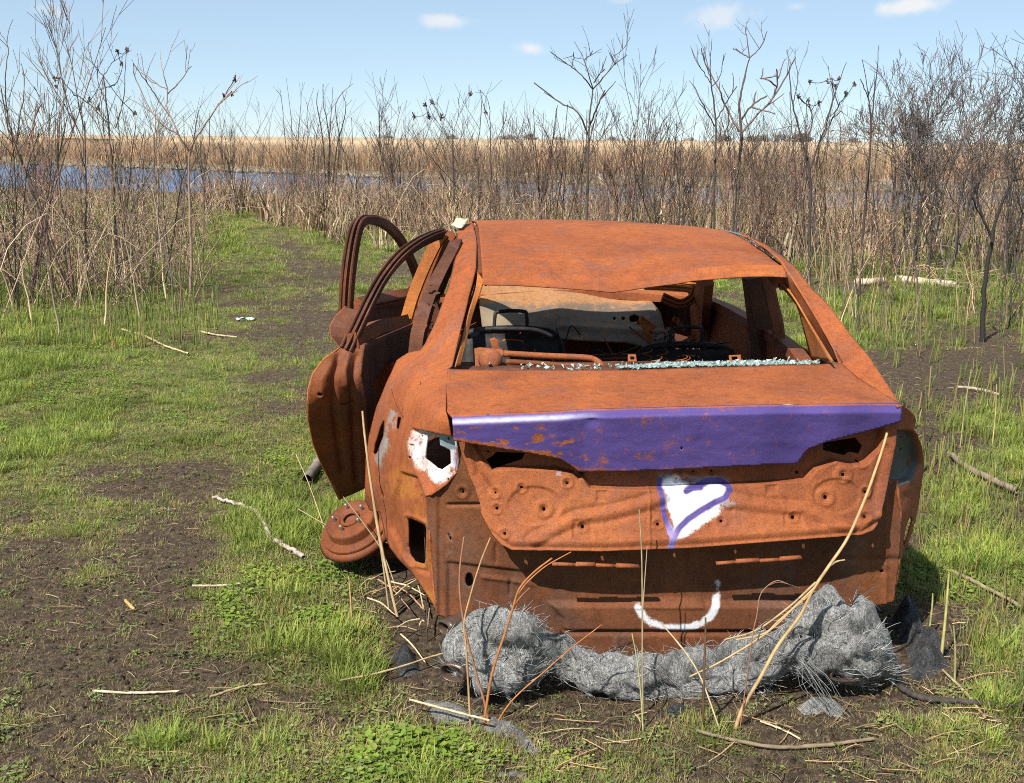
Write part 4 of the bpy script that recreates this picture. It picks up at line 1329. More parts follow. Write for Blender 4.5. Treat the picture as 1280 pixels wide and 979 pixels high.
NG = 560
tt = np.linspace(-1, 1, NG)
B_ = 8.2; A_ = 3200 / math.sinh(B_)
gx = A_ * np.sinh(B_ * tt) - .5
gy = A_ * np.sinh(B_ * tt) + 5.0
GX, GY = np.meshgrid(gx, gy)
GZ = ground_z(GX, GY)
mb = MB(); mb.grid(np.stack([GX, GY, GZ], -1))
gm, nt, b = new_mat('earth_and_turf')
N = NT(nt)
va = N.attr('veg').outputs['Fac']
n1 = N.noise(3.2, 7, .65); n2 = N.noise(30, 6, .7); n3 = N.noise(190, 4, .7)
dirt = N.ramp(n2, [(.3, (.032, .022, .016)), (.5, (.088, .061, .043)), (.72, (.17, .125, .085))])
dirt = N.mix(N.math('MULTIPLY', N.ramp(N.noise(70, 4, .7, stretch=(1, .5, 1)), [(.52, 0.0), (.66, 1.0)]), .7), dirt, (.23, .175, .105))
turf = N.ramp(n2, [(.3, (.09, .105, .028)), (.55, (.17, .19, .05)), (.75, (.28, .26, .11))])
f = N.ramp(N.math('ADD', va, N.math('MULTIPLY', N.math('SUBTRACT', n2, .5), .9)), [(.35, 0.0), (.7, .85)])
c = N.mix(f, dirt, turf)
farc = N.ramp(n1, [(.3, (.16, .12, .07)), (.6, (.24, .19, .11)), (.8, (.15, .16, .06))])
fa = N.attr('far').outputs['Fac']
c = N.mix(fa, c, farc)
c = N.mix(1.0, c, N.ramp(n3, [(.3, .6), (.55, 1.0), (.75, 1.35)]), 'MULTIPLY')
N.L(c, b.inputs['Base Color'])
b.inputs['Roughness'].default_value = .95
b.inputs['Specular IOR Level'].default_value = .15
N.bump(N.math('ADD', N.math('MULTIPLY', n3, .5), n2), .9, .02, b)
ground = mb.build('ground', gm)
tag(ground, kind='structure')
for nm, val in (('veg', veg(GX, GY)), ('far', sstep(30, 55, np.hypot(GX, GY)))):
    a = ground.data.attributes.new(nm, 'FLOAT', 'POINT')
    a.data.foreach_set('value', val.astype(np.float32).ravel())

wm, nt, b = new_mat('creek_water')
N = NT(nt)
b.inputs['Base Color'].default_value = (.07, .18, .36, 1)
b.inputs['Specular IOR Level'].default_value = .3
b.inputs['Roughness'].default_value = .10
b.inputs['IOR'].default_value = 1.33
wv = N.noise(2.2, 4, .6, stretch=(.6, 1, 1)); 
N.bump(wv, 1.0, .45, b)
mb = MB()
xs = np.linspace(-260, 260, 80)
n_, f_ = creek(xs)
mb.grid(np.array([[(x, y, -.62) for x, y in zip(xs, n_ - 6 + (f_ - n_ + 10) * t)] for t in np.linspace(0, 1, 6)]))
tag(mb.build('water', wm), kind='structure')

# ------------------------------------------------------------------ scatter tool for ground cover (uncountable stuff)
def leaf_mat(name, spec=.2, transl=.35, rough=.6, noise_amt=.35):
    m, nt, b = new_mat(name)
    N = NT(nt)
    at = N.attr('col').outputs['Color']
    geo = nt.nodes.new('ShaderNodeNewGeometry')
    oi = nt.nodes.new('ShaderNodeObjectInfo')
    n = N.noise(1.3, 3, .6, vec=geo.outputs['Position'])
    c = N.mix(1.0, at, N.ramp(n, [(.3, (1 - noise_amt,) * 3), (.55, (1.0, 1.0, 1.0)), (.75, (1 + noise_amt * .8, 1 + noise_amt * .6, 1.0))]), 'MULTIPLY')
    c = N.mix(1.0, c, N.ramp(oi.outputs['Random'], [(0, (.72, .75, .7)), (.5, (1, 1, 1)), (1, (1.3, 1.15, 1.05))]), 'MULTIPLY')
    N.L(c, b.inputs['Base Color'])
    b.inputs['Roughness'].default_value = rough
    b.inputs['Specular IOR Level'].default_value = spec
    if transl:
        tr = nt.nodes.new('ShaderNodeBsdfTranslucent')
        N.L(c, tr.inputs['Color'])
        mx = nt.nodes.new('ShaderNodeMixShader'); mx.inputs[0].default_value = transl
        out = [q for q in nt.nodes if q.type == 'OUTPUT_MATERIAL'][0]
        N.L(b.outputs[0], mx.inputs[1]); N.L(tr.outputs[0], mx.inputs[2]); N.L(mx.outputs[0], out.inputs[0])
    return m


class CB(MB):
    """mesh builder with a colour for every vertex"""
    def __init__(s):
        super().__init__(); s.c = []

    def addc(s, v, f, c):
        v = np.asarray(v, float).reshape(-1, 3)
        s.add(v, f)
        c = np.asarray(c, float)
        s.c.append(np.broadcast_to(c, (len(v), 3)) if c.ndim == 1 else c)

    def blade(s, base, d, L, w, bend, c0, c1, seg=3):
        """a curved grass blade: base point, horizontal direction d, length, width, how far it bends over"""
        t = np.linspace(0, 1, seg + 1)
        ang = bend * t
        hx = np.cumsum(np.r_[0, np.sin(ang[1:])]) * L / seg
        hz = np.cumsum(np.r_[0, np.cos(ang[1:])]) * L / seg
        sd = np.array([-d[1], d[0], 0])
        mid = np.asarray(base) + hx[:, None] * np.array([d[0], d[1], 0]) + hz[:, None] * np.array([0, 0, 1.0])
        ww = w * (1 - t ** 1.6) * .5
        a = mid[:-1] - sd * ww[:-1, None]; b2 = mid[:-1] + sd * ww[:-1, None]
        V = np.concatenate([a, b2, mid[-1:]])
        n = seg
        f = [(i, n + i, n + i + 1, i + 1) for i in range(n - 1)] + [(n - 1, 2 * n - 1, 2 * n)]
        tc = np.concatenate([t[:-1], t[:-1], [1.0]])[:, None]
        s.addc(V, f, np.asarray(c0) * (1 - tc) + np.asarray(c1) * tc)

    def tubec(s, path, rad, sides, c):
        n0 = s.n
        s.tube(path, rad, sides, cap=False)
        k = s.n - n0
        c = np.asarray(c, float)
        if c.ndim == 2:
            c = np.repeat(c, sides, 0)
        s.c.append(np.broadcast_to(c, (k, 3)))

    def mesh(s, name, smooth=True):
        me = super().mesh(name, smooth)
        at = me.attributes.new('col', 'FLOAT_COLOR', 'POINT')
        C = np.concatenate(s.c)
        at.data.foreach_set('color', np.c_[C, np.ones(len(C))].astype(np.float32).ravel())
        return me


def scatter(name, protos, mat, pts, scl, idx, rot, label, cat):
    """one stuff object: protos (CB builders) instanced on points by geometry nodes"""
    coll = bpy.data.collections.new(name + '_kinds')
    for k, p in enumerate(protos):
        me = p.mesh('%s_kind_%02d' % (name, k))
        me.materials.append(mat)
        coll.objects.link(bpy.data.objects.new('%s_kind_%02d' % (name, k), me))
    me = bpy.data.meshes.new(name)
    me.from_pydata(np.asarray(pts).tolist(), [], [])
    a = me.attributes.new('scl', 'FLOAT', 'POINT'); a.data.foreach_set('value', np.asarray(scl, np.float32))
    a = me.attributes.new('kind', 'INT', 'POINT'); a.data.foreach_set('value', np.asarray(idx, np.int32))
    a = me.attributes.new('rot', 'FLOAT_VECTOR', 'POINT'); a.data.foreach_set('vector', np.asarray(rot, np.float32).ravel())
    o = bpy.data.objects.new(name, me)
    COL.objects.link(o)
    ng = bpy.data.node_groups.new(name, 'GeometryNodeTree')
    ng.interface.new_socket('Geometry', in_out='INPUT', socket_type='NodeSocketGeometry')
    ng.interface.new_socket('Geometry', in_out='OUTPUT', socket_type='NodeSocketGeometry')
    gi = ng.nodes.new('NodeGroupInput'); go = ng.nodes.new('NodeGroupOutput')
    ci = ng.nodes.new('GeometryNodeCollectionInfo')
    ci.inputs['Collection'].default_value = coll
    ci.inputs['Separate Children'].default_value = True
    ci.inputs['Reset Children'].default_value = True
    ip = ng.nodes.new('GeometryNodeInstanceOnPoints')
    ip.inputs['Pick Instance'].default_value = True

    def na(n, t):
        q = ng.nodes.new('GeometryNodeInputNamedAttribute'); q.data_type = t; q.inputs['Name'].default_value = n
        return q.outputs['Attribute']
    ng.links.new(gi.outputs[0], ip.inputs['Points'])
    ng.links.new(ci.outputs[0], ip.inputs['Instance'])
    ng.links.new(na('kind', 'INT'), ip.inputs['Instance Index'])
    ng.links.new(na('rot', 'FLOAT_VECTOR'), ip.inputs['Rotation'])
    ng.links.new(na('scl', 'FLOAT'), ip.inputs['Scale'])
    ng.links.new(ip.outputs[0], go.inputs[0])
    md = o.modifiers.new('scatter', 'NODES'); md.node_group = ng
    tag(o, label, cat, kind='stuff')
    return o


def in_view(X, Y, mx=160):
    px, py = proj(np.stack([X, Y, 0 * X], -1))
    return (Y > 1.6) & (px > -mx) & (px < 1280 + mx)


def sample_ground(n, ymin, ymax, spread=.62, power=1.0):
    """points in a fan in front of the camera, denser near"""
    u = RNG.uniform(0, 1, n)
    Y = (ymin ** (1 - power) + u * (ymax ** (1 - power) - ymin ** (1 - power))) ** (1 / (1 - power)) if power != 1 else ymin * (ymax / ymin) ** u
    X = RNG.uniform(-spread, spread, n) * (Y + .6)
    return X, Y


CAR_POLY = [tuple(car_world(np.array(p))[:2]) for p in [(-.93, .05, 0), (.88, .1, 0), (.90, 4.3, 0), (-.93, 4.3, 0)]]


def off_car(X, Y, m=0.0):
    d, _, _ = poly_dist(X, Y, CAR_POLY)
    return d < -m


def rnd(a, b, n=None): return RNG.uniform(a, b, n)


def tuft(nb, L0, L1, w, spread, bend, cols, base=(.16, .14, .06), seg=3):
    t = CB()
    for k in range(nb):
        a = rnd(0, 6.283); r = spread * math.sqrt(rnd(0, 1))
        d = np.array([math.cos(a), math.sin(a)]) * .6 + np.array([math.cos(rnd(0, 6.28)), math.sin(rnd(0, 6.28))]) * .5
        d /= np.linalg.norm(d) + 1e-6
        c = np.array(cols[RNG.integers(len(cols))]) * rnd(.75, 1.25)
        t.blade((math.cos(a) * r, math.sin(a) * r, -.008), d, rnd(L0, L1), w * rnd(.7, 1.3), rnd(.3, 1) * bend, np.array(base) * .5 + c * .5, c, seg)
    return t


def leafy(nl, R, ls, cols):
    """low broad-leaved weed: little lobed leaves on short stalks"""
    t = CB()
    for k in range(nl):
        a = rnd(0, 6.283); r = R * math.sqrt(rnd(.02, 1)); h = rnd(.3, 1.1) * R * .55 * (1.2 - r / R)
        c = np.array([math.cos(a) * r, math.sin(a) * r, h + .004])
        L = ls * rnd(.6, 1.3)
        dirv = np.array([math.cos(a + rnd(-.8, .8)), math.sin(a + rnd(-.8, .8)), rnd(-.35, .5)])
        dirv /= np.linalg.norm(dirv)
        sd = np.cross(dirv, (0, 0, 1)); sd /= np.linalg.norm(sd); up = np.cross(sd, dirv)
        col = np.array(cols[RNG.integers(len(cols))]) * rnd(.75, 1.3)
        w = L * .38
        V = [c, c + dirv * L * .35 + sd * w + up * .15 * L, c + dirv * L * .8 + sd * w * .7, c + dirv * L, c + dirv * L * .8 - sd * w * .7, c + dirv * L * .35 - sd * w + up * .15 * L, c + dirv * L * .5 - up * .06 * L]
        t.addc(V, [(0, 1, 6), (1, 2, 6), (2, 3, 6), (3, 4, 6), (4, 5, 6), (5, 0, 6)], col)
    return t


LEAF = leaf_mat('grass_blades', .25, .40)
G1 = [(.31, .40, .075), (.38, .45, .105), (.46, .44, .16), (.26, .35, .06)]
G2 = [(.31, .45, .075), (.40, .50, .11), (.26, .39, .06)]
G3 = [(.42, .36, .20), (.52, .43, .26), (.36, .34, .16), (.40, .31, .18), (.26, .19, .12)]
STRAW = [(.36, .28, .16), (.30, .22, .12), (.44, .36, .22), (.24, .17, .09), (.18, .12, .07)]
protos = [tuft(22, .018, .05, .0040, .05, 1.35, G1 + G3[:1]) for _ in range(4)] + [tuft(20, .012, .045, .0036, .06, 2.0, G3) for _ in range(3)] \
    + [tuft(28, .035, .09, .0046, .045, 1.25, G2 + G1[:2]) for _ in range(4)] + [leafy(18, .05, .014, [tuple(.72 * q for q in g_) for g_ in G2]) for _ in range(3)] + [leafy(14, .045, .018, [(.22, .29, .10), (.26, .33, .12)]) for _ in range(2)]
PT = []
# kinds 0-3 short green, 4-6 dry short, 7-10 lush, 11-13 leafy, 14-15 pale leafy
for (n, y0, y1) in ((80000, 2.0, 8.0), (75000, 6.0, 30.0)):
    X, Y = sample_ground(n, y0, y1)
    v = veg(X, Y)
    keep = off_car(X, Y) & (rnd(0, 1, n) < sstep(.14, .7, v) * .88 + np.interp(Y, [3, 6, 9], [.26, .32, .42]) * (X < 1.5) + .10 * (X >= 1.5))
    px, py = proj(np.stack([X, Y, 0 * X], -1))
    keep &= ~((px > 545) & (px < 1135) & (py > 760) & (py < 850) & (Y < 4.5) & (rnd(0, 1, n) < .8))
    X, Y, v = X[keep], Y[keep], v[keep]
    r = rnd(0, 1, len(X)); cl = fbm(X * 2.3, Y * 2.3, 91, 3)
    track = np.exp(-((X + 1.6 + (Y - 3) * .13) / (.8 + .02 * Y)) ** 2)
    lush = sstep(.5, 1.0, v) * (1 - .75 * track)
    k = np.where((r < .62 - .38 * lush) | ((v < .35) & (r < .85)), RNG.integers(4, 7, len(X)), RNG.integers(0, 4, len(X)))
    k = np.where((cl > .60) & (rnd(0, 1, len(X)) < .45 * lush + .05), RNG.integers(11, 14, len(X)), k)
    k = np.where((cl < .50) & (rnd(0, 1, len(X)) < lush * .55), RNG.integers(7, 11, len(X)), k)
    k = np.where(rnd(0, 1, len(X)) < .05, RNG.integers(14, 16, len(X)), k)
    s = rnd(.6, 1.25, len(X)) * (.75 + .5 * lush) * np.where(v < .3, .75, 1) * np.where(Y > 7, np.clip(Y / 8, 1, 2.2), 1)
    z = ground_z(X, Y)
    rot = np.stack([rnd(-.15, .15, len(X)), rnd(-.15, .15, len(X)), rnd(0, 6.283, len(X))], -1)
    PT.append((np.stack([X, Y, z], -1), s, k, rot))
cat_ = [np.concatenate([p[i] for p in PT]) for i in range(4)]
scatter('grass', protos, LEAF, cat_[0], cat_[1], cat_[2], cat_[3], 'short patchy spring grass and clover over dark earth', 'grass')

# chopped straw and reed litter
def straw_proto():
    t = CB()
    L = rnd(.02, .075)
    a = rnd(-.3, .3)
    p = np.array([(-L / 2, 0, .004), (0, a * L * .3, .006 + rnd(0, .01)), (L / 2, 0, .004 + rnd(0, .02))])
    c = np.array(STRAW[RNG.integers(len(STRAW))])
    t.tubec(p, rnd(.0007, .0016), 4, c)
    return t


protos = [straw_proto() for _ in range(14)]
X, Y = sample_ground(36000, 2.0, 16)
px, py = proj(np.stack([X, Y, 0 * X], -1))
dens = .22 + .5 * np.exp(-((px - 430) / 160) ** 2 - ((py - 880) / 110) ** 2) + .8 * np.exp(-((px - 500) / 60) ** 2 - ((py - 740) / 70) ** 2) + .55 * np.exp(-((px - 1150) / 150) ** 2 - ((py - 850) / 120) ** 2) \
    + .45 * np.exp(-((px - 700) / 250) ** 2 - ((py - 910) / 60) ** 2) + .3 * np.exp(-((px - 250) / 150) ** 2 - ((py - 800) / 120) ** 2) + .35 * (px > 1000) * (py < 600)
keep = (rnd(0, 1, len(X)) < dens * (.4 + fbm(X * 3, Y * 3, 44) * 1.2)) & off_car(X, Y)
X, Y = X[keep], Y[keep]
rot = np.stack([rnd(-.12, .12, len(X)), rnd(-.12, .12, len(X)), rnd(0, 6.283, len(X))], -1)
scatter('straw_litter', protos, leaf_mat('straw', .25, .1), np.stack([X, Y, ground_z(X, Y) + .002], -1), rnd(.5, 1.3, len(X)), RNG.integers(0, 14, len(X)), rot, 'scattered bits of dry straw and broken reed on the earth', 'straw')

# dirt crumbs
def crumb():
    t = CB()
    v = RNG.normal(0, 1, (8, 3)); v /= np.linalg.norm(v, axis=1)[:, None]
    v *= rnd(.6, 1.2, (8, 1)) * np.array([1, 1, .6])
    b0 = np.array([[x, y, z] for x in (-1, 1) for y in (-1, 1) for z in (-1, 1)]) * .55 + RNG.normal(0, .22, (8, 3))
    t.addc(b0 * .006, [(0, 1, 3, 2), (4, 6, 7, 5), (0, 4, 5, 1), (2, 3, 7, 6), (0, 2, 6, 4), (1, 5, 7, 3)], np.array((.06, .045, .035)) * rnd(.5, 1.6))
    return t


X, Y = sample_ground(26000, 2.0, 8)
keep = rnd(0, 1, len(X)) < (1 - veg(X, Y)) * .9
X, Y = X[keep], Y[keep]
scatter('soil_crumbs', [crumb() for _ in range(6)], leaf_mat('soil', .1, 0, .95), np.stack([X, Y, ground_z(X, Y)], -1), rnd(.4, 1.0, len(X)) ** 2 * 1.8, RNG.integers(0, 6, len(X)),
        np.stack([rnd(0, 6, len(X)), rnd(0, 6, len(X)), rnd(0, 6, len(X))], -1), 'loose dark crumbs of trodden soil', 'soil')

# upright green shoots and pale stubble in the field on the right, and under the left thicket
def shoot(nb, L0, L1, cols, w=.010):
    return tuft(nb, L0, L1, w, .03, .55, cols, seg=4)


protos = [shoot(7, .07, .18, [(.28, .36, .10), (.34, .40, .13), (.23, .31, .08)]) for _ in range(4)] + [shoot(5, .10, .24, [(.34, .38, .14), (.27, .33, .10)], .008) for _ in range(2)]
for _ in range(3):
    t = CB()
    for q in range(2):
        L = rnd(.08, .26)
        b0 = np.array([rnd(-.05, .05), rnd(-.05, .05), -.01])
        c = np.array([(.42, .38, .16), (.35, .30, .14), (.30, .33, .10)][RNG.integers(3)])
        t.tubec(np.array([b0, b0 + [rnd(-.02, .02), rnd(-.02, .02), L]]), [.005, .004], 5, c)
    protos.append(t)
X, Y = sample_ground(20000, 3.2, 20)
px, py = proj(np.stack([X, Y, 0 * X], -1))
right = (X > 1.5) & (px > 1030)
left = (px < 270) & (py < 440)
keep = off_car(X, Y, .05) & ((right & (rnd(0, 1, len(X)) < .55 * sstep(.1, .5, veg(X, Y)) + .10)) | (left & (rnd(0, 1, len(X)) < .5)))
X, Y = X[keep], Y[keep]
k = np.where(rnd(0, 1, len(X)) < .68, RNG.integers(0, 6, len(X)), RNG.integers(6, 9, len(X)))
scatter('green_shoots', protos, LEAF, np.stack([X, Y, ground_z(X, Y)], -1), rnd(.55, 1.15, len(X)) * np.clip(Y / 7, .5, 1.15), k, np.stack([rnd(-.12, .12, len(X)), rnd(-.12, .12, len(X)), rnd(0, 6.28, len(X))], -1),
        'upright green shoots and pale cut stubble growing in the field', 'shoots')

# far marsh: reed bed beyond the creek
RL = [(.68, .50, .33), (.76, .58, .40), (.60, .43, .28), (.72, .54, .36)]


def reed_clump(n, H, R, cols, lean=.25):
    t = CB()
    for k in range(n):
        a = rnd(0, 6.283); r = R * math.sqrt(rnd(0, 1))
        c = np.array(cols[RNG.integers(len(cols))]) * rnd(.75, 1.2)
        t.blade((math.cos(a) * r, math.sin(a) * r, -.05), (math.cos(rnd(0, 6.3)), math.sin(rnd(0, 6.3))), H * rnd(.6, 1.05), .035, lean * rnd(.2, 1.6), c * .8, c, 3)
    return t


DRY = leaf_mat('dry_reed', .2, .4, .7, .2)
protos = [reed_clump(34, 2.0, .5, RL) for _ in range(5)]
n = 9000
X = rnd(-1, 1, n); Y = np.empty(n)
dist = 62 * (420 / 62) ** (rnd(0, 1, n) ** 1.6)
X = X * .58 * dist
_, f_ = creek(X)
Y = np.maximum(dist, f_ + np.where(X > 0, 9, 3) + rnd(0, 3, n))
s = rnd(.75, 1.0, n) * 1.0
scatter('reed_bed', protos, DRY, np.stack([X, Y, np.where(Y < 110, -.35, -.15)], -1), s, RNG.integers(0, 5, n), np.stack([0 * X, 0 * X, rnd(0, 6.28, n)], -1), 'wide bed of tan dry reeds across the creek to the horizon', 'reeds')
mb = MB()
xx = np.linspace(-1, 1, 120); yy = np.linspace(0, 1, 60) ** 2
XX, YY = np.meshgrid(xx, yy)
D = 95 + YY * 2600
X2 = XX * .9 * D
_, f2 = creek(X2)
Z2 = 1.22 + .35 * fbm(X2 * .25, D * .08, 8) + 0 * X2
Y2 = np.maximum(D, f2 + 14)
Z2[0] = -.6
mb.grid(np.stack([X2, Y2, Z2], -1))
o = mb.build('far_reeds', flat_mat('reed_mass', (.52, .39, .25), .9, .3, .35, c2=(.40, .29, .18), bump=0))
tag(o, 'level tan marsh of reeds reaching the horizon', 'reeds', kind='stuff')
# grey shore of stones and mud across the water on the right
protos = []
for _ in range(5):
    t = CB()
    b0 = np.array([[x, y, z] for x in (-1, 1) for y in (-1, 1) for z in (-1, 1)]) * np.array([.5, .4, .18]) + RNG.normal(0, .12, (8, 3))
    t.addc(b0, [(0, 1, 3, 2), (4, 6, 7, 5), (0, 4, 5, 1), (2, 3, 7, 6), (0, 2, 6, 4), (1, 5, 7, 3)], np.array((.27, .245, .21)) * rnd(.7, 1.2))
    protos.append(t)
n = 2600
X = rnd(-45, 45, n); _, f_ = creek(X)
Y = f_ + rnd(0, 1, n) ** 1.5 * np.where(X > 0, 9, 2.5) + .5
scatter('shore_stones', protos, leaf_mat('stone', .2, 0, .9), np.stack([X, Y, -.50 + .02 * (Y - f_)], -1), rnd(.12, .45, n), RNG.integers(0, 5, n), np.stack([rnd(-.2, .2, n), rnd(-.2, .2, n), rnd(0, 6.28, n)], -1), 'pale grey stones and rubble along the far shore', 'stones')

# ------------------------------------------------------------------ winter thicket
BARK = leaf_mat('bare_twigs', .25, 0, .75, .25)


def grow(t, p, d, L, r, depth, col, spread=.55, upw=.25, kids=(2, 4), shrink=.62, seg=4, sides=4, wob=.10, rmin=.0022):
    """recursive bare branch"""
    pts = [np.array(p, float)]
    dd = np.array(d, float); dd /= np.linalg.norm(dd)
    for k in range(seg):
        dd = dd + RNG.normal(0, wob, 3) + np.array([0, 0, upw * .15])
        dd /= np.linalg.norm(dd)
        pts.append(pts[-1] + dd * L / seg)
    pts = np.array(pts)
    r1 = max(r * .55, rmin)
    t.tubec(pts, np.linspace(r, r1, len(pts)), sides, col * rnd(.85, 1.15))
    if depth <= 0:
        return
    for k in range(RNG.integers(kids[0], kids[1] + 1)):
        f = rnd(.35, 1.0)
        i = min(int(f * seg), seg - 1)
        q = pts[i] + (pts[i + 1] - pts[i]) * (f * seg - i)
        a = rnd(0, 6.283)
        side = np.cross(dd, (math.cos(a), math.sin(a), .3)); side /= np.linalg.norm(side) + 1e-9
        nd = dd * (1 - spread * .5) + side * spread * rnd(.6, 1.3) + np.array([0, 0, upw])
        grow(t, q, nd, L * shrink * rnd(.7, 1.2), max(r1 * .85, rmin), depth - 1, col, spread, upw, kids, shrink, max(seg - 1, 2), max(sides - 1, 3), wob, rmin)


def stalk_proto(H, cols, n=1, R=.1, twigs=(2, 6), r=.006, lean=.12, tw=.35):
    t = CB()
    for q in range(n):
        c = np.array(cols[RNG.integers(len(cols))]) * rnd(.75, 1.25)
        b0 = np.array([rnd(-R, R), rnd(-R, R), -.03])
        h = H * rnd(.65, 1.1)
        dx = RNG.normal(0, lean, 2)
        tt_ = np.linspace(0, 1, 6)
        pts = b0 + np.stack([dx[0] * tt_ ** 1.4 * h + RNG.normal(0, .008, 6) * h, dx[1] * tt_ ** 1.4 * h + RNG.normal(0, .008, 6) * h, tt_ * h], -1)
        ct = c * np.linspace(1.1, .48, 6)[:, None]
        t.tubec(pts, np.linspace(r, r * .42, 6) * rnd(.7, 1.3), 4, ct)
        cb = c; c = c * .58
        for k in range(RNG.integers(*twigs)):
            f = rnd(.35, .97); i = min(int(f * 5), 4)
            p = pts[i] + (pts[i + 1] - pts[i]) * (f * 5 - i)
            a = rnd(0, 6.283); L = h * tw * rnd(.4, 1.1)
            d = np.array([math.cos(a) * rnd(.3, .8), math.sin(a) * rnd(.3, .8), rnd(.5, 1)])
            d /= np.linalg.norm(d)
            e = p + d * L * .5; e2 = p + d * L + np.array([0, 0, L * .08])
            t.tubec(np.array([p, e, e2]), [r * .45, r * .35, r * .22], 3, c)
            if rnd(0, 1) < .4:
                s2 = e + np.array([rnd(-.5, .5), rnd(-.5, .5), .6]) * L * .5
                t.tubec(np.array([e, s2]), [r * .3, r * .2], 3, c)
    return t


def cane_proto(n, R, H, cols):
    """arching bramble canes and fallen stems"""
    t = CB()
    for k in range(n):
        c = np.array(cols[RNG.integers(len(cols))]) * rnd(.7, 1.25)
        a = rnd(0, 6.283); b0 = np.array([rnd(-R, R) * .5, rnd(-R, R) * .5, -.02])
        L = rnd(.6, 1.4) * R; h = H * rnd(.4, 1.1)
        s = np.linspace(0, 1, 7)
        pts = b0 + np.stack([math.cos(a) * L * s, math.sin(a) * L * s, h * np.sin(math.pi * s * rnd(.5, .85))], -1) + RNG.normal(0, .015, (7, 3))
        t.tubec(pts, np.linspace(.005, .0025, 7), 3, c)
    return t


TWIG = [(.34, .225, .165), (.42, .295, .21), (.24, .15, .115), (.50, .37, .27), (.15, .10, .085), (.34, .195, .155)]
TANS = [(.50, .38, .25), (.56, .44, .29), (.42, .30, .19), (.33, .22, .15), (.60, .49, .34)]
GREYS = [(.10, .085, .075), (.14, .115, .10), (.075, .06, .055), (.17, .14, .12)]
protos = [stalk_proto(1.5, TWIG, 4, .2, (4, 10), .006, .22) for _ in range(5)] + [stalk_proto(1.75, TWIG + GREYS, 3, .15, (4, 10), .008, .2, .42) for _ in range(4)] \
    + [stalk_proto(1.35, TANS, 4, .2, (0, 3), .005, .2) for _ in range(4)] + [cane_proto(16, .8, .95, TWIG + TANS[:1]) for _ in range(4)] + [reed_clump(30, 1.0, .28, TANS, .8) for _ in range(3)] \
    + [cane_proto(14, .6, .3, TANS) for _ in range(3)] + [stalk_proto(1.9, GREYS, 1, .05, (1, 5), .008, .06, .3) for _ in range(4)]
# kinds: 0-4 bushy, 5-8 tall bushy, 9-12 tan stalks, 13-16 canes, 17-19 dry grass clumps, 20-22 low dry tangle, 23-26 dark stems
PT = []


def zone(n, fn, kinds, wts, smin=.75, smax=1.15):
    X, Y = fn(n)
    m = off_car(X, Y, .25)
    X, Y = X[m], Y[m]
    k = RNG.choice(kinds, len(X), p=np.array(wts) / sum(wts))
    PT.append((np.stack([X, Y, ground_z(X, Y)], -1), rnd(smin, smax, len(X)), k, np.stack([RNG.normal(0, .07, len(X)), RNG.normal(0, .07, len(X)), rnd(0, 6.28, len(X))], -1)))


def px_zone(x0, x1, y0, y1, top=None):
    """points whose feet fall in a pixel box (top: lower edge follows a list of (x, y))"""
    def fn(n):
        x = rnd(x0, x1, n)
        yb = np.interp(x, [p[0] for p in top], [p[1] for p in top]) if top else np.full(n, y1)
        # even in depth between the two image rows
        d0 = 1 / (yb - 168); d1 = 1 / (y0 - 168)
        y = 168 + 1 / (d0 + (d1 - d0) * rnd(0, 1, n))
        p = ground_at(x, y)
        return p[:, 0], p[:, 1]
    return fn


bush = list(range(0, 9)); tan = [9, 10, 11, 12]; cane = [13, 14, 15, 16]; dg = [17, 18, 19]; low = [20, 21, 22]; dk = [23, 24, 25, 26]
ks = bush + tan + cane + dg + low + dk


def W(b_, t_, c_, d_, l_, k_): return [b_ / 9] * 9 + [t_ / 4] * 4 + [c_ / 4] * 4 + [d_ / 3] * 3 + [l_ / 3] * 3 + [k_ / 4] * 4


# left thicket
zone(105, px_zone(-160, 262, 290, 0, [(-160, 430), (0, 415), (120, 385), (262, 350)]), ks, W(4, 3, 3, .6, 1.2, 1.6), .8, 1.15)
zone(55, px_zone(-140, 250, 275, 340), ks, W(4, .6, 2, .3, .6, 2), .9, 1.3)
zone(70, px_zone(-140, 270, 248, 290), ks, W(.5, 2, .6, 3, 3, .5), .35, .6)
zone(22, px_zone(-120, 240, 300, 390), ks, W(.5, .3, 3, 0, .3, .6), .8, 1.15)
zone(40, px_zone(-140, 260, 290, 400), ks, W(.3, .6, 0, 0, 0, 4), .8, 1.15)
zone(170, px_zone(600, 1420, 285, 352), ks, W(1.2, .6, .2, 0, 0, 4), .8, 1.25)
# past the bend of the track
zone(190, px_zone(255, 600, 262, 0, [(255, 268), (300, 270), (360, 286), (450, 300), (600, 305)]), ks, W(3.2, 3, 2, 2.6, 1.2, 1.4), .85, 1.2)
zone(150, px_zone(395, 620, 250, 312), ks, W(.6, 1.6, 1.5, 3, 2, .3), .7, 1.0)
# behind the car
zone(290, px_zone(560, 1010, 268, 328), ks, W(4, 3, 2, 1.2, .8, 1.6), .85, 1.2)
# right
zone(270, px_zone(950, 1430, 272, 328), ks, W(3.4, 4, 2, 1.8, 1, 2), .8, 1.15)
zone(190, px_zone(255, 1430, 246, 270), ks, W(.5, 2, .6, 3, 3, .6), .35, .65)
zone(70, px_zone(1000, 1400, 330, 415), ks, W(.4, 1.2, .3, 0, .7, 2.4), .6, .95)
cat_ = [np.concatenate([p[i] for p in PT]) for i in range(4)]
scatter('thicket', protos, BARK, cat_[0], cat_[1], cat_[2], cat_[3], 'dense mass of bare brown stems, canes and dead grass', 'thicket')


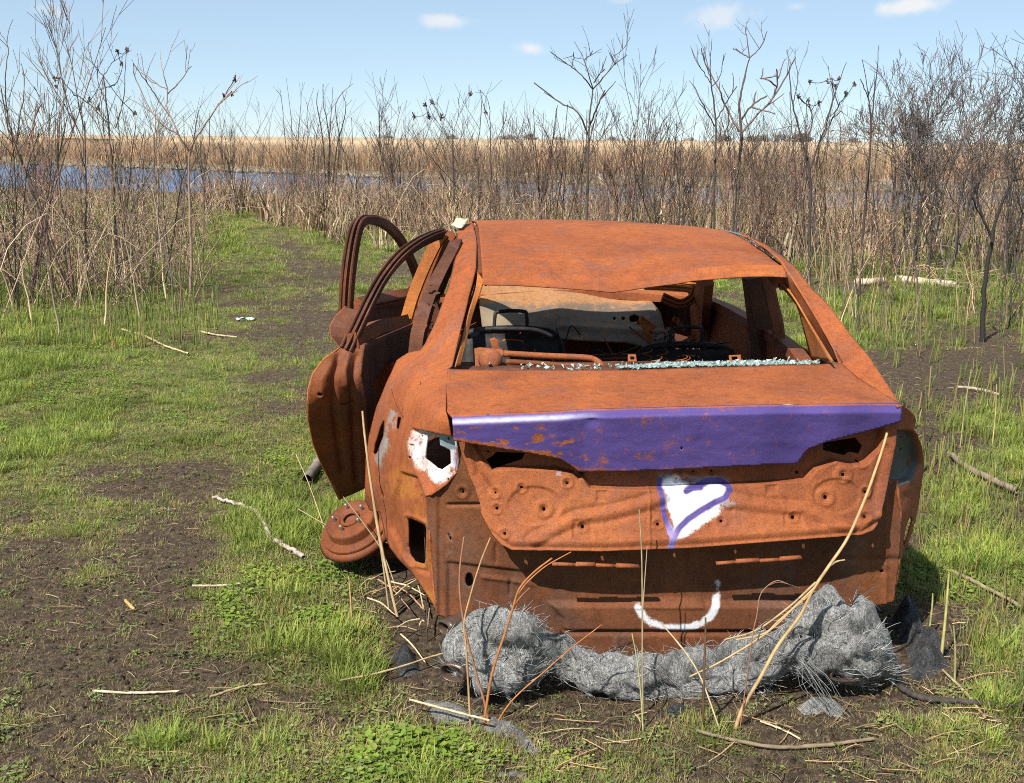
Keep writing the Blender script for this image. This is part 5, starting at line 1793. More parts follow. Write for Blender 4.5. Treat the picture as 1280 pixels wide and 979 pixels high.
# single shrubs and saplings one can tell apart
def traced(name, label, cat, lines, Y, r, col, group=None, heads=(), twig=2, jit=.25):
    """bare sapling whose limbs follow the photograph's, standing at distance Y with depth of its own"""
    root_px = lines[0][0]
    base = at_dist(*root_px, Y)
    gz = float(ground_z(base[0], base[1]))
    c = np.array(col)
    o = empty(name, (base[0], base[1], gz))
    tag(o, label, cat, group)
    org = np.array([base[0], base[1], gz])
    ends = []
    ymin = min(p[1] for l in lines for p in l); ymax = root_px[1]
    for li, l in enumerate(lines):
        t = CB()
        pts = []
        for k, p in enumerate(l):
            off = 0 if li == 0 else (hash2(np.array([p[0]]), np.array([p[1]]), 5)[0] - .5) * 2 * jit * ((ymax - p[1]) / max(ymax - ymin, 1))
            pts.append(at_dist(p[0], p[1], Y + off))
        if li == 0:
            pts[0] = np.array([base[0], base[1], gz - .05])
        pts = np.array(pts)
        m = max(8, 4 * len(pts))
        cv = catmull(pts, m) + RNG.normal(0, .004, (m, 3))
        f0 = np.clip((ymax - l[0][1]) / max(ymax - ymin, 1), 0, 1); f1 = np.clip((ymax - l[-1][1]) / max(ymax - ymin, 1), 0, 1)
        ra = r * (1 - .72 * f0); rb = max(r * (1 - .85 * f1), .0028)
        if li: ra *= .8
        t.tubec(cv - org, np.linspace(ra, rb, m), 6, c * rnd(.9, 1.1))
        for q in range(twig if li else 1):
            i = RNG.integers(m // 3, m - 1)
            d = cv[min(i + 1, m - 1)] - cv[i - 1]; d /= np.linalg.norm(d)
            nd = d + RNG.normal(0, .55, 3) + np.array([0, 0, .3])
            grow(t, cv[i] - org, nd, rnd(.12, .35), max(rb, .003), 1, c, kids=(0, 2))
        part = bpy.data.objects.new('trunk' if li == 0 else 'branch', t.mesh('trunk' if li == 0 else 'branch'))
        part.data.materials.append(BARK)
        COL.objects.link(part); part.parent = o
        ends.append(cv[-1] - org)
    for (hx, hy) in heads:
        t = CB()
        hc = at_dist(hx, hy, Y) - org
        for q in range(16):
            e = hc + RNG.normal(0, 1, 3) * np.array([.012, .012, .018]) * Y / 13
            t.tubec(np.array([hc, e]), np.array([.008, .006]) * Y / 13, 4, np.array((.09, .07, .06)) * rnd(.6, 1.6))
        j = min(ends, key=lambda e: np.linalg.norm(e - hc))
        t.tubec(catmull(np.array([j, (j + hc) / 2 + [0, 0, -.03], hc]), 8), [.0045] * 8, 3, np.array((.08, .06, .055)))
        part = bpy.data.objects.new('seed_head', t.mesh('seed_head')); part.data.materials.append(BARK)
        COL.objects.link(part); part.parent = o
    return o


SUM = (.11, .085, .075); DKB = (.065, .052, .047); RED = (.16, .10, .08); TANC = (.30, .215, .15)
SG = 'tall bare saplings above the thicket'
traced('sumac_sapling', 'tall bare sumac with a wide three-way fork above the car roof', 'sapling',
       [[(733, 292), (734, 230), (736, 170), (741, 112)], [(741, 112), (728, 95), (714, 84), (700, 74), (688, 65)], [(741, 112), (734, 88), (728, 70), (718, 52)], [(741, 112), (757, 94), (769, 80), (784, 69)],
        [(714, 84), (717, 75), (717, 66)], [(730, 75), (738, 68), (741, 64)], [(769, 80), (765, 73), (762, 67)], [(743, 103), (750, 92), (756, 87)], [(736, 170), (722, 140), (700, 128), (668, 104)], [(736, 160), (748, 130), (756, 112)]], 16.5, .026, SUM, SG)
traced('sumac_sapling', 'tallest bare sumac behind the car, forked high against the sky', 'sapling',
       [[(919, 300), (922, 240), (927, 168), (924, 130), (930, 100), (937, 72)], [(937, 72), (934, 50), (931, 33)], [(937, 72), (950, 60), (959, 40)], [(937, 72), (926, 66), (917, 61)], [(927, 166), (945, 145), (962, 128), (971, 108), (971, 86)],
        [(962, 128), (980, 100), (994, 72)], [(924, 165), (908, 135), (898, 110), (884, 84), (876, 60)], [(971, 108), (960, 100), (950, 98)], [(926, 150), (940, 132), (958, 120)]], 16.0, .028, (.15, .105, .09), SG)
traced('sumac_sapling', 'thin bare sapling just left of the tallest sumac, with a whip top', 'sapling',
       [[(896, 300), (892, 245), (895, 160), (889, 105), (888, 75), (890, 48)], [(889, 105), (876, 85), (864, 62)], [(889, 110), (900, 95), (905, 68)], [(889, 100), (881, 78), (880, 56)], [(895, 150), (910, 125), (921, 108)], [(895, 160), (878, 130), (868, 108)], [(893, 200), (905, 170), (912, 150)]], 15.5, .018, DKB, SG)
traced('sapling', 'dark forked sapling with seed heads right of the car roof', 'sapling',
       [[(1012, 335), (1013, 270), (1012, 215), (1001, 170), (991, 130), (987, 100), (986, 75)], [(1012, 215), (1024, 180), (1034, 150), (1045, 112), (1058, 78)], [(1034, 150), (1042, 120), (1040, 98)], [(991, 130), (997, 100), (994, 70)], [(1024, 180), (1040, 150), (1050, 128)], [(1005, 185), (1015, 155), (1012, 130)]],
       14.0, .020, DKB, SG, heads=[(1012, 103), (1035, 103), (1044, 107), (1049, 98), (1068, 104), (1057, 117), (998, 121), (1010, 125), (1024, 128)])
traced('sapling', 'pair of straight dark whips left of the twiggy bush', 'sapling',
       [[(1076, 345), (1080, 280), (1086, 210), (1090, 150), (1095, 100), (1099, 56)], [(1082, 240), (1088, 180), (1086, 130), (1078, 74)], [(1090, 150), (1084, 120), (1076, 100)]], 13.0, .017, DKB, SG)
traced('sapling', 'black leaning sapling in front of the right hand brush', 'sapling',
       [[(1228, 424), (1230, 370), (1238, 310), (1250, 258), (1266, 225), (1292, 182)], [(1266, 225), (1282, 222), (1300, 205)], [(1240, 300), (1228, 270), (1222, 250)]], 10.0, .024, (.05, .042, .04), None)
traced('sapling', 'bare sapling with black seed heads at upper left', 'sapling',
       [[(146, 345), (143, 260), (137, 170), (131, 110), (129, 95)], [(129, 95), (118, 82), (107, 71)], [(129, 95), (138, 82), (147, 66)], [(131, 110), (145, 105), (153, 85), (153, 77)], [(135, 155), (112, 130), (90, 115), (75, 97)], [(145, 160), (155, 120), (158, 62)], [(133, 130), (122, 100), (122, 75)]],
       13.0, .016, DKB, SG, heads=[(147, 64), (159, 63), (152, 79), (112, 126), (123, 136), (168, 142), (70, 108), (68, 98)])
traced('sapling', 'branching brown sapling standing beside the bend of the track', 'sapling',
       [[(238, 372), (239, 320), (237, 250), (236, 190)], [(236, 190), (222, 165), (209, 135), (209, 112), (203, 88), (200, 63)], [(236, 190), (250, 165), (268, 138), (282, 118), (294, 97)], [(209, 118), (222, 105), (239, 83)], [(215, 150), (198, 125), (185, 105), (168, 80)], [(268, 138), (276, 128), (288, 116)], [(225, 170), (196, 150), (170, 100), (167, 80)], [(209, 112), (192, 103), (176, 90)]],
       12.4, .019, (.25, .18, .14), SG, heads=[(280, 120), (290, 117), (294, 99)])
traced('sapling', 'thin arching sapling at the far left edge', 'sapling',
       [[(66, 360), (56, 280), (30, 210), (10, 150), (2, 110)], [(30, 210), (40, 160), (52, 130)], [(10, 150), (6, 100), (10, 60), (0, 40)], [(20, 180), (30, 110), (28, 85)]], 11.5, .014, RED, SG)
traced('sapling', 'dark clump of upright stems beyond the bend of the track', 'sapling',
       [[(410, 270), (411, 210), (413, 160), (416, 108)], [(408, 268), (404, 180), (396, 130), (398, 112)], [(413, 265), (420, 190), (432, 140), (428, 116)], [(409, 262), (412, 180), (404, 128), (404, 104)], [(416, 260), (424, 180), (420, 130), (441, 104)]], 24.0, .022, DKB, SG)
traced('sapling', 'slender clump of stems left of the dark clump beyond the track', 'sapling',
       [[(366, 268), (365, 210), (364, 150), (358, 98)], [(365, 262), (372, 180), (376, 130), (378, 104)], [(364, 240), (356, 170), (352, 124), (345, 112)], [(368, 240), (384, 180), (384, 140), (392, 110)]], 25.0, .016, SUM, SG)
traced('sapling', 'zigzag sapling with small dark seed heads left of the car', 'sapling',
       [[(568, 290), (567, 230), (566, 180), (568, 160)], [(568, 160), (576, 140), (588, 118)], [(568, 165), (558, 150), (545, 135)], [(566, 185), (552, 160), (535, 140)], [(572, 150), (574, 130), (572, 122)]], 20.0, .014, DKB, SG, heads=[(588, 118), (540, 128), (532, 132), (551, 147), (536, 146), (518, 146)])
traced('sapling', 'upright sapling with one seed cluster above the left rear corner of the roof', 'sapling',
       [[(613, 290), (614, 220), (613, 170), (611, 130), (600, 112)], [(613, 165), (606, 140), (608, 120), (611, 112)], [(614, 190), (628, 160), (634, 145)]], 19.0, .013, DKB, SG, heads=[(607, 140)])
for (xb, yb, H, Yd, lab, col) in [(690, 292, 150, 17, 'many-stemmed reddish shrub left of the forked sumac', RED), (812, 295, 190, 16, 'many-stemmed shrub rising right of the forked sumac', SUM), (850, 300, 170, 15.5, 'dark leaning shrub between the two tall sumacs', DKB),
                                  (770, 295, 130, 17, 'low reddish shrub directly behind the car roof', RED), (500, 285, 130, 21, 'low twiggy shrub behind the open doors', SUM), (655, 290, 110, 18, 'fine reddish shrub behind the left edge of the roof', RED),
                                  (30, 385, 250, 11.8, 'tangled brown shrub in the left corner of the thicket', RED), (100, 380, 240, 12.0, 'tangled shrub left of the path with crossing canes', (.22, .15, .12)), (182, 372, 190, 12.5, 'brushy shrub at the front of the left thicket', TANC),
                                  (300, 268, 100, 25, 'fine grey shrub beyond the track at the bend', SUM), (960, 320, 120, 15.0, 'reddish shrub right of the tallest sumac', RED), (1050, 335, 150, 14.5, 'brown shrub between dark sapling and straight whips', TANC)]:
    base = at_dist(xb, yb, Yd)
    gz = float(ground_z(base[0], base[1]))
    o = empty('bare_shrub', (base[0], base[1], gz)); tag(o, lab, 'shrub', 'bare shrubs in the thicket')
    Hm = H * Yd / 1450 * 1.15
    for q in range(RNG.integers(5, 8)):
        t = CB()
        a = rnd(0, 6.283); sp = rnd(.08, .40)
        grow(t, (math.cos(a) * .06, math.sin(a) * .06, -.03), (math.cos(a) * sp, math.sin(a) * sp, 1), Hm * rnd(.55, .85), rnd(.008, .013), 3, np.array(col), .55, .35, (2, 4), .5, 5, 5, .07, .0026)
        part = bpy.data.objects.new('stem', t.mesh('stem')); part.data.materials.append(BARK); COL.objects.link(part); part.parent = o
# the big twiggy bushes at the right
for (xb, yb, Yd, H, lab) in [(1122, 335, 16.0, 3.9, 'large twiggy grey bush with a bent trunk at right'), (1186, 338, 15.5, 4.0, 'large twiggy bush right of the bent-trunked one'), (1262, 338, 15.0, 3.9, 'large twiggy bush at the right edge')]:
    base = at_dist(xb, yb, Yd)
    gz = float(ground_z(base[0], base[1]))
    o = empty('twiggy_bush', (base[0], base[1], gz)); tag(o, lab, 'bush', 'large twiggy bushes')
    for q in range(4):
        t = CB()
        a = 1.5708 * q + rnd(-.5, .5)
        sp = .10 + .12 * q
        grow(t, (math.cos(a) * .05 * q, math.sin(a) * .05 * q, -.04), (math.cos(a) * sp * 1.6, math.sin(a) * sp * 1.6, 1), H * .34 * (1 - .04 * q), .026 - .004 * q, 6, np.array((.145, .118, .112)), .60, .26, (2, 3), .72, 5, 5, .11, .0032)
        part = bpy.data.objects.new('trunk' if q == 0 else 'limb', t.mesh('limb')); part.data.materials.append(BARK); COL.objects.link(part); part.parent = o

# lone straight stems standing in the open field on the right and at the left
PG = 'lone dark stems standing in the field'
stem_protos = []
for k in range(6):
    t = stalk_proto(1.5, GREYS[:3], 1, .0, (1, 4), .009, .07, .22)
    me = t.mesh('lone_stem'); me.materials.append(BARK); stem_protos.append(me)
ORD = 'first second third fourth fifth sixth seventh eighth ninth tenth eleventh twelfth thirteenth fourteenth fifteenth sixteenth seventeenth eighteenth'.split()
DS = [(1012, 345, 180), (1040, 362, 200), (1062, 372, 170), (1086, 352, 210), (1104, 400, 190), (1118, 345, 150), (1140, 358, 150), (1160, 350, 170), (1180, 352, 160), (1206, 348, 140), (1246, 355, 160), (1268, 362, 170),
                  (1052, 392, 150), (1074, 420, 140), (1150, 395, 120), (1262, 410, 90), (1033, 352, 120), (1130, 372, 130)]
for (x, y, h) in DS:
    g = ground_at(x, y)
    o = bpy.data.objects.new('dead_weed', stem_protos[RNG.integers(6)]); COL.objects.link(o)
    o.location = (g[0], g[1], float(ground_z(g[0], g[1])))
    o.rotation_euler = (0, 0, rnd(0, 6.28))
    o.scale = (1, 1, 1 * h * g[1] / 1450 / 1.45)
    tag(o, '%s dark dead stem from the car, standing in the grass at right' % ORD[sorted(DS).index((x, y, h))], 'stem', PG)
pale = []
for k in range(5):
    t = stalk_proto(1.2, TANS, 1, .0, (0, 3), .009, .10, .2)
    me = t.mesh('pale_stem'); me.materials.append(BARK); pale.append(me)
PS = [(73, 425, 150), (42, 412, 110), (130, 410, 160), (175, 400, 190), (225, 400, 170), (100, 385, 140), (207, 376, 150), (160, 375, 120), (20, 400, 120), (252, 352, 110)]
for (x, y, h) in PS:
    g = ground_at(x, y)
    o = bpy.data.objects.new('dry_weed', pale[RNG.integers(5)]); COL.objects.link(o)
    o.location = (g[0], g[1], float(ground_z(g[0], g[1])))
    o.rotation_euler = (0, 0, rnd(0, 6.28))
    o.scale = (1, 1, h * g[1] / 1450 / 1.15)
    tag(o, '%s pale dry stem from the left edge, standing before the left thicket' % ORD[sorted(PS).index((x, y, h))], 'stem', 'pale dry stems at the left')

# hazy low trees on the horizon
FARB = leaf_mat('far_twigs', .1, 0, .9, .2)
far_p = []
for k in range(3):
    t = CB()
    for q in range(5):
        grow(t, (rnd(-2, 2), rnd(-1, 1), 0), (rnd(-.4, .4), rnd(-.4, .4), 1), rnd(2.2, 3.4), .16, 3, np.array([(.27, .24, .23), (.25, .21, .19), (.30, .26, .22)][k]), .8, .2, (3, 5), .62, 4, 4, .12, .06)
    far_p.append(t)
FX = [(905, 172, 9), (930, 176, 7), (955, 175, 11), (978, 174, 12), (992, 175, 12), (1005, 175, 8), (640, 172, 6), (655, 171, 7), (630, 171, 5), (485, 171, 4), (1060, 176, 6), (1240, 180, 6), (1270, 180, 8), (560, 171, 4), (865, 174, 5), (700, 172, 4), (760, 174, 4)]
meshes = []
for t in far_p:
    me = t.mesh('far_tree'); me.materials.append(FARB); meshes.append(me)
for i, (x, y, h) in enumerate(FX):
    Yd = 520.0
    p = at_dist(x, y, Yd)
    o = bpy.data.objects.new('far_tree', meshes[i % 3]); COL.objects.link(o)
    o.location = (p[0], Yd, -.2)
    s = (h + 7) * Yd / 1450 / 5.5
    o.scale = (s * 1.6, s, s * .9)
    tag(o, '%s low hazy tree from the left on the far horizon' % ORD[sorted(FX).index((x, y, h))], 'tree', 'distant trees on the horizon')

# ------------------------------------------------------------------ burnt wadding, sticks and stalks round the car
def wool_mat(name, a, b_, c):
    m, nt, b = new_mat(name)
    N = NT(nt)
    n1 = N.noise(9, 6, .7, dist=1.2); n2 = N.noise(150, 4, .7, stretch=(1, 1, .18), dist=1.6); n3 = N.noise(45, 6, .8, dist=3.0)
    col = N.ramp(n1, [(.32, a), (.52, b_), (.72, c)])
    col = N.mix(1.0, col, N.ramp(n2, [(.3, .30), (.5, 1.0), (.7, 1.6)]), 'MULTIPLY')
    col = N.mix(1.0, col, N.ramp(n3, [(.34, .32), (.56, 1.08)]), 'MULTIPLY')
    N.L(col, b.inputs['Base Color'])
    b.inputs['Roughness'].default_value = .9
    b.inputs['Specular IOR Level'].default_value = .2
    N.bump(N.math('ADD', n2, n3), 1.0, .02, b)
    return m


WOOL = wool_mat('burnt_wadding', (.24, .235, .225), (.56, .55, .53), (.80, .79, .77))
ASH = wool_mat('ashen_mat', (.24, .225, .205), (.44, .42, .385), (.60, .57, .52))
BLACK = wool_mat('charred_lump', (.04, .04, .042), (.13, .13, .135), (.27, .27, .275))
top = [(552, 806), (556, 795), (564, 778), (578, 764), (598, 755), (622, 751), (645, 749), (660, 757), (672, 772), (688, 786), (712, 799), (745, 812), (780, 822), (815, 828), (850, 826), (885, 818), (915, 806), (940, 794), (962, 785), (980, 772), (994, 756), (1012, 747), (1040, 743), (1070, 744), (1092, 756), (1105, 775), (1114, 800), (1120, 822), (1123, 838)]
bot = [(552, 812), (558, 832), (568, 848), (580, 860), (600, 864), (625, 862), (655, 855), (690, 852), (720, 858), (750, 866), (790, 872), (830, 880), (870, 884), (905, 878), (935, 868), (960, 855), (985, 838), (1000, 838), (1020, 850), (1050, 862), (1080, 860), (1105, 856), (1118, 850), (1123, 844)]
nc, nr = 260, 44
xs = np.linspace(552.5, 1122.5, nc)
yt = np.interp(xs, [p[0] for p in top], [p[1] for p in top]); yb = np.interp(xs, [p[0] for p in bot], [p[1] for p in bot])
for _k in range(2):
    yt[1:-1] = (yt[:-2] + yt[1:-1] * 2 + yt[2:]) / 4; yb[1:-1] = (yb[:-2] + yb[1:-1] * 2 + yb[2:]) / 4
mid_ = np.exp(-((xs - 830) / 120) ** 4)
yt -= 11 * mid_; yb += 8 * mid_
vc = np.interp(xs, [552, 600, 640, 700, 820, 940, 1000, 1060, 1123], [-.02, -.09, -.09, -.06, -.08, -.07, -.08, -.11, -.06])
dep = np.interp(xs, [552, 570, 600, 660, 720, 950, 1000, 1050, 1100, 1123], [.03, .07, .10, .085, .04, .04, .085, .11, .09, .03])
rows = []
for j in range(nr):
    th = 2 * math.pi * j / (nr - 1)
    c, s = math.cos(th), math.sin(th)
    s2 = math.copysign(abs(s) ** .8, s)
    y = (yt + yb) / 2 - (yb - yt) / 2 * c
    v = vc - dep * s2 * (1.0 if s > 0 else .5)
    P = PV(xs, y, v)
    rows.append(P)
P = np.array(rows)
w_ = car_world(P)
ns = fbm(P[..., 0] * 7 + 4 * P[..., 2], P[..., 2] * 10 + P[..., 1] * 6, 7, 3) - .5
ns2 = fbm(P[..., 0] * 30, P[..., 2] * 30 + P[..., 1] * 20, 8, 3) - .5
cen = np.array([PV(xs, (yt + yb) / 2, vc)] * nr)
nrm = P - cen; nrm /= np.linalg.norm(nrm, axis=-1)[..., None] + 1e-6
fade = np.minimum(1, np.minimum(np.arange(nc), np.arange(nc)[::-1]) / 12)[None, :, None]
rg_ = 1 - np.abs(2 * fbm(P[..., 0] * 5 + 4, P[..., 2] * 7 + P[..., 1] * 6, 23, 3) - 1)
P = P + nrm * (ns * .12 + ns2 * .026 - .045 * np.clip(rg_ - .72, 0, 1) / .28 * (1 - .6 * mid_[None]))[..., None] * fade
P[..., 2] = np.maximum(P[..., 2], .004)
P[-1] = P[0]
wad = empty('burnt_wadding', tuple(car_world(np.array((0, -.1, 0.)))), YAW)
tag(wad, 'long roll of singed grey fibre wadding slumped under the rear of the car', 'wadding')
o0 = np.array((0, -.1, 0))
mb = MB(); mb.grid(P - o0); mb.build('wadding_roll', WOOL, wad)
t = CB()
for k in range(3400):
    i = RNG.integers(2, nc - 2); j = RNG.integers(0, nr // 2 + 4)
    p = P[j, i] - o0; n = nrm[j, i]
    if 690 < xs[i] < 960 and rnd(0, 1) < .55: continue
    d1 = P[j, min(i + 1, nc - 1)] - P[j, i]; d1 /= np.linalg.norm(d1) + 1e-9
    d2 = np.cross(n, d1)
    fl = fbm(np.array(xs[i] / 22.0), np.array(j / 5.0), 19, 2)
    a = 6.0 * (fl - .5) + RNG.normal(1.2, .35)
    L = rnd(.02, .08); cv_ = RNG.normal(0, 9)
    q = [p - n * .003]
    for s_ in range(4):
        a += cv_ * L / 4
        q.append(q[-1] + (math.cos(a) * d1 + math.sin(a) * d2) * L / 4 + n * (rnd(-.001, .002) if s_ < 1 else rnd(-.004, .0)))
    g = rnd(.08, .62) ** 1.2
    t.tubec(np.array(q), [.0006, .0008, .0008, .0007, .0004], 3, np.array([g, g, g * .98]))
for (x0, y0, x1, y1, n, v0) in [(1002, 826, 1046, 894, 14, -.19)]:
    for k in range(n):
        f = RNG.normal(0, 1, 4)
        a = PV(x0 + f[0] * 6, y0 + f[1] * 4, v0); e = PV(x1 + f[2] * 16, y1 + f[3] * 12, v0 - .05)
        e[2] = max(e[2], .004)
        m_ = (a + e) / 2 + RNG.normal(0, .008, 3)
        g = rnd(.15, .45)
        m_ = m_ + RNG.normal(0, .012, 3)
        t.tubec(catmull(np.array([a, a * .5 + m_ * .5 + RNG.normal(0, .006, 3), m_, e]), 8) - o0, .0008, 3, np.array([g, g, g]))
fo_ = bpy.data.objects.new('fibres', t.mesh('fibres')); fo_.data.materials.append(leaf_mat('fibre', .3, 0, .6, .1)); COL.objects.link(fo_); fo_.parent = wad; fo_['kind'] = 'stuff'


def lump(name, label, cat, poly, h, mat, seed, step=.012):
    """ragged low heap or mat lying on the ground inside an outline of photograph pixels"""
    g = np.array([ground_at(x, y)[:2] for x, y in poly])
    g = catmull(np.vstack([g, g[:1]]), 60)[:-1]
    g = g + RNG.normal(0, .006, g.shape)
    c = g.mean(0)
    x0, y0 = g.min(0); x1, y1 = g.max(0)
    X, Y = np.meshgrid(np.arange(x0, x1 + step, step), np.arange(y0, y1 + step, step))
    d, bx, by = poly_dist(X, Y, g)
    gz = ground_z(X, Y)
    prof = sstep(0, .07, d)
    Z = gz - .012 + prof * h * (.35 + 1.1 * fbm(X * 9, Y * 9, seed)) + prof * .5 * h * (fbm(X * 40, Y * 40, seed + 1) - .3)
    keep = (d[:-1, :-1] + d[1:, 1:]) / 2 > -step
    idx = np.arange(X.size).reshape(X.shape)
    j, i = np.where(keep)
    mb = MB(); mb.add(np.stack([X - c[0], Y - c[1], Z], -1).reshape(-1, 3), np.stack([idx[j, i], idx[j, i + 1], idx[j + 1, i + 1], idx[j + 1, i]], -1))
    o = mb.build(name, mat, None, loc=(c[0], c[1], 0))
    used = np.zeros(X.size, bool)
    import bmesh
    bm = bmesh.new(); bm.from_mesh(o.data)
    bmesh.ops.delete(bm, geom=[v for v in bm.verts if not v.link_faces], context='VERTS')
    bm.to_mesh(o.data); bm.free()
    return tag(o, label, cat)


lump('ash_mat', 'flat pale grey fibre mat lying in front of the left rear corner', 'fibre mat', [(512, 872), (540, 868), (580, 878), (612, 890), (650, 905), (690, 940), (660, 952), (625, 930), (600, 922), (565, 918), (535, 905)], .035, ASH, 3)
lump('ash_mat', 'small grey fibre mat at the bottom edge below the larger mat', 'fibre mat', [(600, 962), (640, 956), (680, 966), (690, 985), (620, 985)], .025, ASH, 5)
lump('ash_mat', 'tattered grey mat lying below the right end of the wadding', 'fibre mat', [(985, 878), (1010, 866), (1045, 868), (1065, 885), (1068, 900), (1040, 905), (1030, 895), (1000, 897)], .04, WOOL, 7)
lump('charred_lump', 'black charred lump left of the wadding under the wing', 'debris', [(486, 812), (505, 806), (525, 815), (530, 838), (505, 848), (488, 836)], .07, BLACK, 9)
lump('charred_lump', 'grey charred lump right of the wadding', 'debris', [(1124, 806), (1150, 798), (1185, 808), (1192, 832), (1172, 850), (1135, 852)], .08, BLACK, 11)
lump('charred_lump', 'black charred debris behind the right end of the wadding', 'debris', [(1105, 778), (1130, 762), (1155, 775), (1158, 800), (1125, 806)], .10, BLACK, 13)
lump('charred_lump', 'small charred lump below the middle of the wadding', 'debris', [(815, 888), (840, 878), (868, 884), (860, 900), (830, 902)], .05, BLACK, 15)


def stick(name, label, cat, pts, r, col, lift=.0, on=None, n=None, sides=7, knots=0, group=None, rough=.0):
    """pts: pixels lying on the ground"""
    P = np.array([ground_at(*p) for p in pts])
    P[:, 2] = ground_z(P[:, 0], P[:, 1]) + lift
    org = P[0].copy(); 
    m = n or 8 * len(P)
    cv = catmull(P - org, m)
    cv += RNG.normal(0, min(.0015, .14 * float(np.max(r))) * .8 + rough, cv.shape)
    rr = np.interp(np.linspace(0, 1, m), np.linspace(0, 1, len(np.atleast_1d(r))), np.atleast_1d(r)) * rnd(.88, 1.12, m)
    t = CB(); cc = np.array(col)
    t.tubec(cv, rr, sides, np.repeat(cc[None], m, 0) * rnd(.75, 1.25, (m, 1)))
    o = bpy.data.objects.new(name, t.mesh(name)); o.data.materials.append(BARK); COL.objects.link(o); o.location = org
    return tag(o, label, cat, group)


stick('fallen_branch', 'crooked grey branch lying in the grass left of the car', 'branch', [(266, 628), (290, 636), (316, 643), (330, 660), (340, 680), (358, 690), (380, 703)], [.007, .008, .010, .011, .011, .010, .010], (.36, .32, .29), .022, rough=.002)
stick('wood_stub', 'weathered stub of wood behind the open rear door', 'wood', [(404, 574), (396, 588), (384, 606)], [.03, .028, .024], (.24, .20, .17), .03)
stick('hose', 'dark rubber hose running out to the right edge', 'hose', [(1120, 860), (1134, 872), (1160, 880), (1200, 884), (1250, 890), (1300, 892), (1360, 890)], [.012, .010, .010, .009, .009, .009, .009], (.06, .05, .045), .014)
stick('dry_stalk', 'straight pale straw lying across the dark earth at lower left', 'stalk', [(116, 866), (165, 867), (224, 868)], [.0045, .004, .0035], (.55, .46, .30), .012)
stick('dry_stalk', 'tan straw lying right of the straight pale one', 'stalk', [(262, 873), (300, 862), (334, 856)], [.004, .004, .003], (.42, .30, .17), .012)
stick('dry_stalk', 'pale straw lying nearest to the crooked branch', 'stalk', [(240, 737), (275, 735), (306, 733)], [.0045, .0045, .004], (.50, .42, .30), .012)
stick('dry_stalk', 'short orange chip of reed on bare earth', 'stalk', [(157, 754), (163, 760), (169, 765)], [.006, .007, .005], (.50, .30, .12), .010)
stick('dry_stalk', 'long pale stalk lying in the green grass by the left thicket', 'stalk', [(152, 417), (180, 424), (206, 436), (236, 447)], [.009, .009, .008, .007], (.52, .40, .24), .02)
stick('dry_stalk', 'pale stalk lying near the middle of the grassy track', 'stalk', [(248, 418), (270, 422), (297, 425)], [.008, .008, .007], (.46, .36, .22), .015)
stick('dry_stalk', 'thin brown stick on the bare earth left of the branch', 'stalk', [(112, 727), (135, 723), (166, 715)], [.004, .005, .003], (.17, .11, .07), .010)
stick('dry_stalk', 'straw lying over the grey fibre mat', 'stalk', [(512, 895), (560, 908), (612, 922)], [.0035, .0035, .003], (.50, .40, .26), .05)
stick('dry_stalk', 'long straw leaning from the grass towards the wadding', 'stalk', [(425, 867), (480, 852), (540, 833), (558, 829)], [.003, .0035, .003, .003], (.47, .36, .20), .04)
stick('dry_stalk', 'long brown stick lying across the bottom right', 'stalk', [(870, 921), (960, 936), (1030, 934), (1092, 926)], [.005, .006, .006, .005], (.26, .19, .13), .012)
stick('dry_stalk', 'pale straw lying below the right end of the wadding', 'stalk', [(950, 908), (980, 916), (1000, 926)], [.003, .003, .003], (.52, .43, .28), .012)
stick('fallen_branch', 'grey fallen branch lying in the field right of the car', 'branch', [(1186, 574), (1210, 592), (1240, 608), (1270, 622)], [.016, .018, .017, .015], (.24, .19, .15), .03)
stick('fallen_branch', 'pale fallen stick across the dark patch at right', 'branch', [(1196, 488), (1220, 492), (1252, 499)], [.010, .012, .009], (.42, .35, .27), .025)
stick('fallen_branch', 'pale stick lying beside the fallen grey branch', 'branch', [(1200, 530), (1230, 538), (1262, 540)], [.012, .012, .010], (.44, .36, .28), .025)
stick('fallen_branch', 'bleached log lying in the grass at the foot of the right thicket', 'log', [(1120, 354), (1160, 358), (1196, 362)], [.05, .05, .045], (.42, .37, .30), .05)
stick('fallen_branch', 'bleached log left of the other one below the right thicket', 'log', [(1068, 357), (1085, 358), (1104, 356)], [.04, .045, .04], (.40, .35, .29), .05)
stick('fallen_branch', 'straw coloured stick in the grass at lower right', 'branch', [(1178, 842), (1205, 868), (1232, 908)], [.004, .005, .004], (.44, .36, .20), .012)
stick('fallen_branch', 'brown stick crossing the grass at the right edge', 'branch', [(1178, 712), (1230, 740), (1290, 770)], [.008, .008, .007], (.36, .27, .18), .02)

# crumpled bit of litter on the track
g = ground_at(307, 402)
mb = MB()
GG = np.array([[(a * .09, b_ * .05, .012 + .03 * rnd(0, 1)) for a in np.linspace(-1, 1, 9)] for b_ in np.linspace(-1, 1, 6)])
GG += RNG.normal(0, .006, GG.shape)
mb.grid(GG)
lit = mb.build('litter', flat_mat('litter_film', (.62, .72, .74), .5, .2, 30), None, smooth=False, loc=(g[0], g[1], float(ground_z(g[0], g[1]))))
tag(lit, 'crumpled scrap of pale blue litter on the grassy track', 'litter')


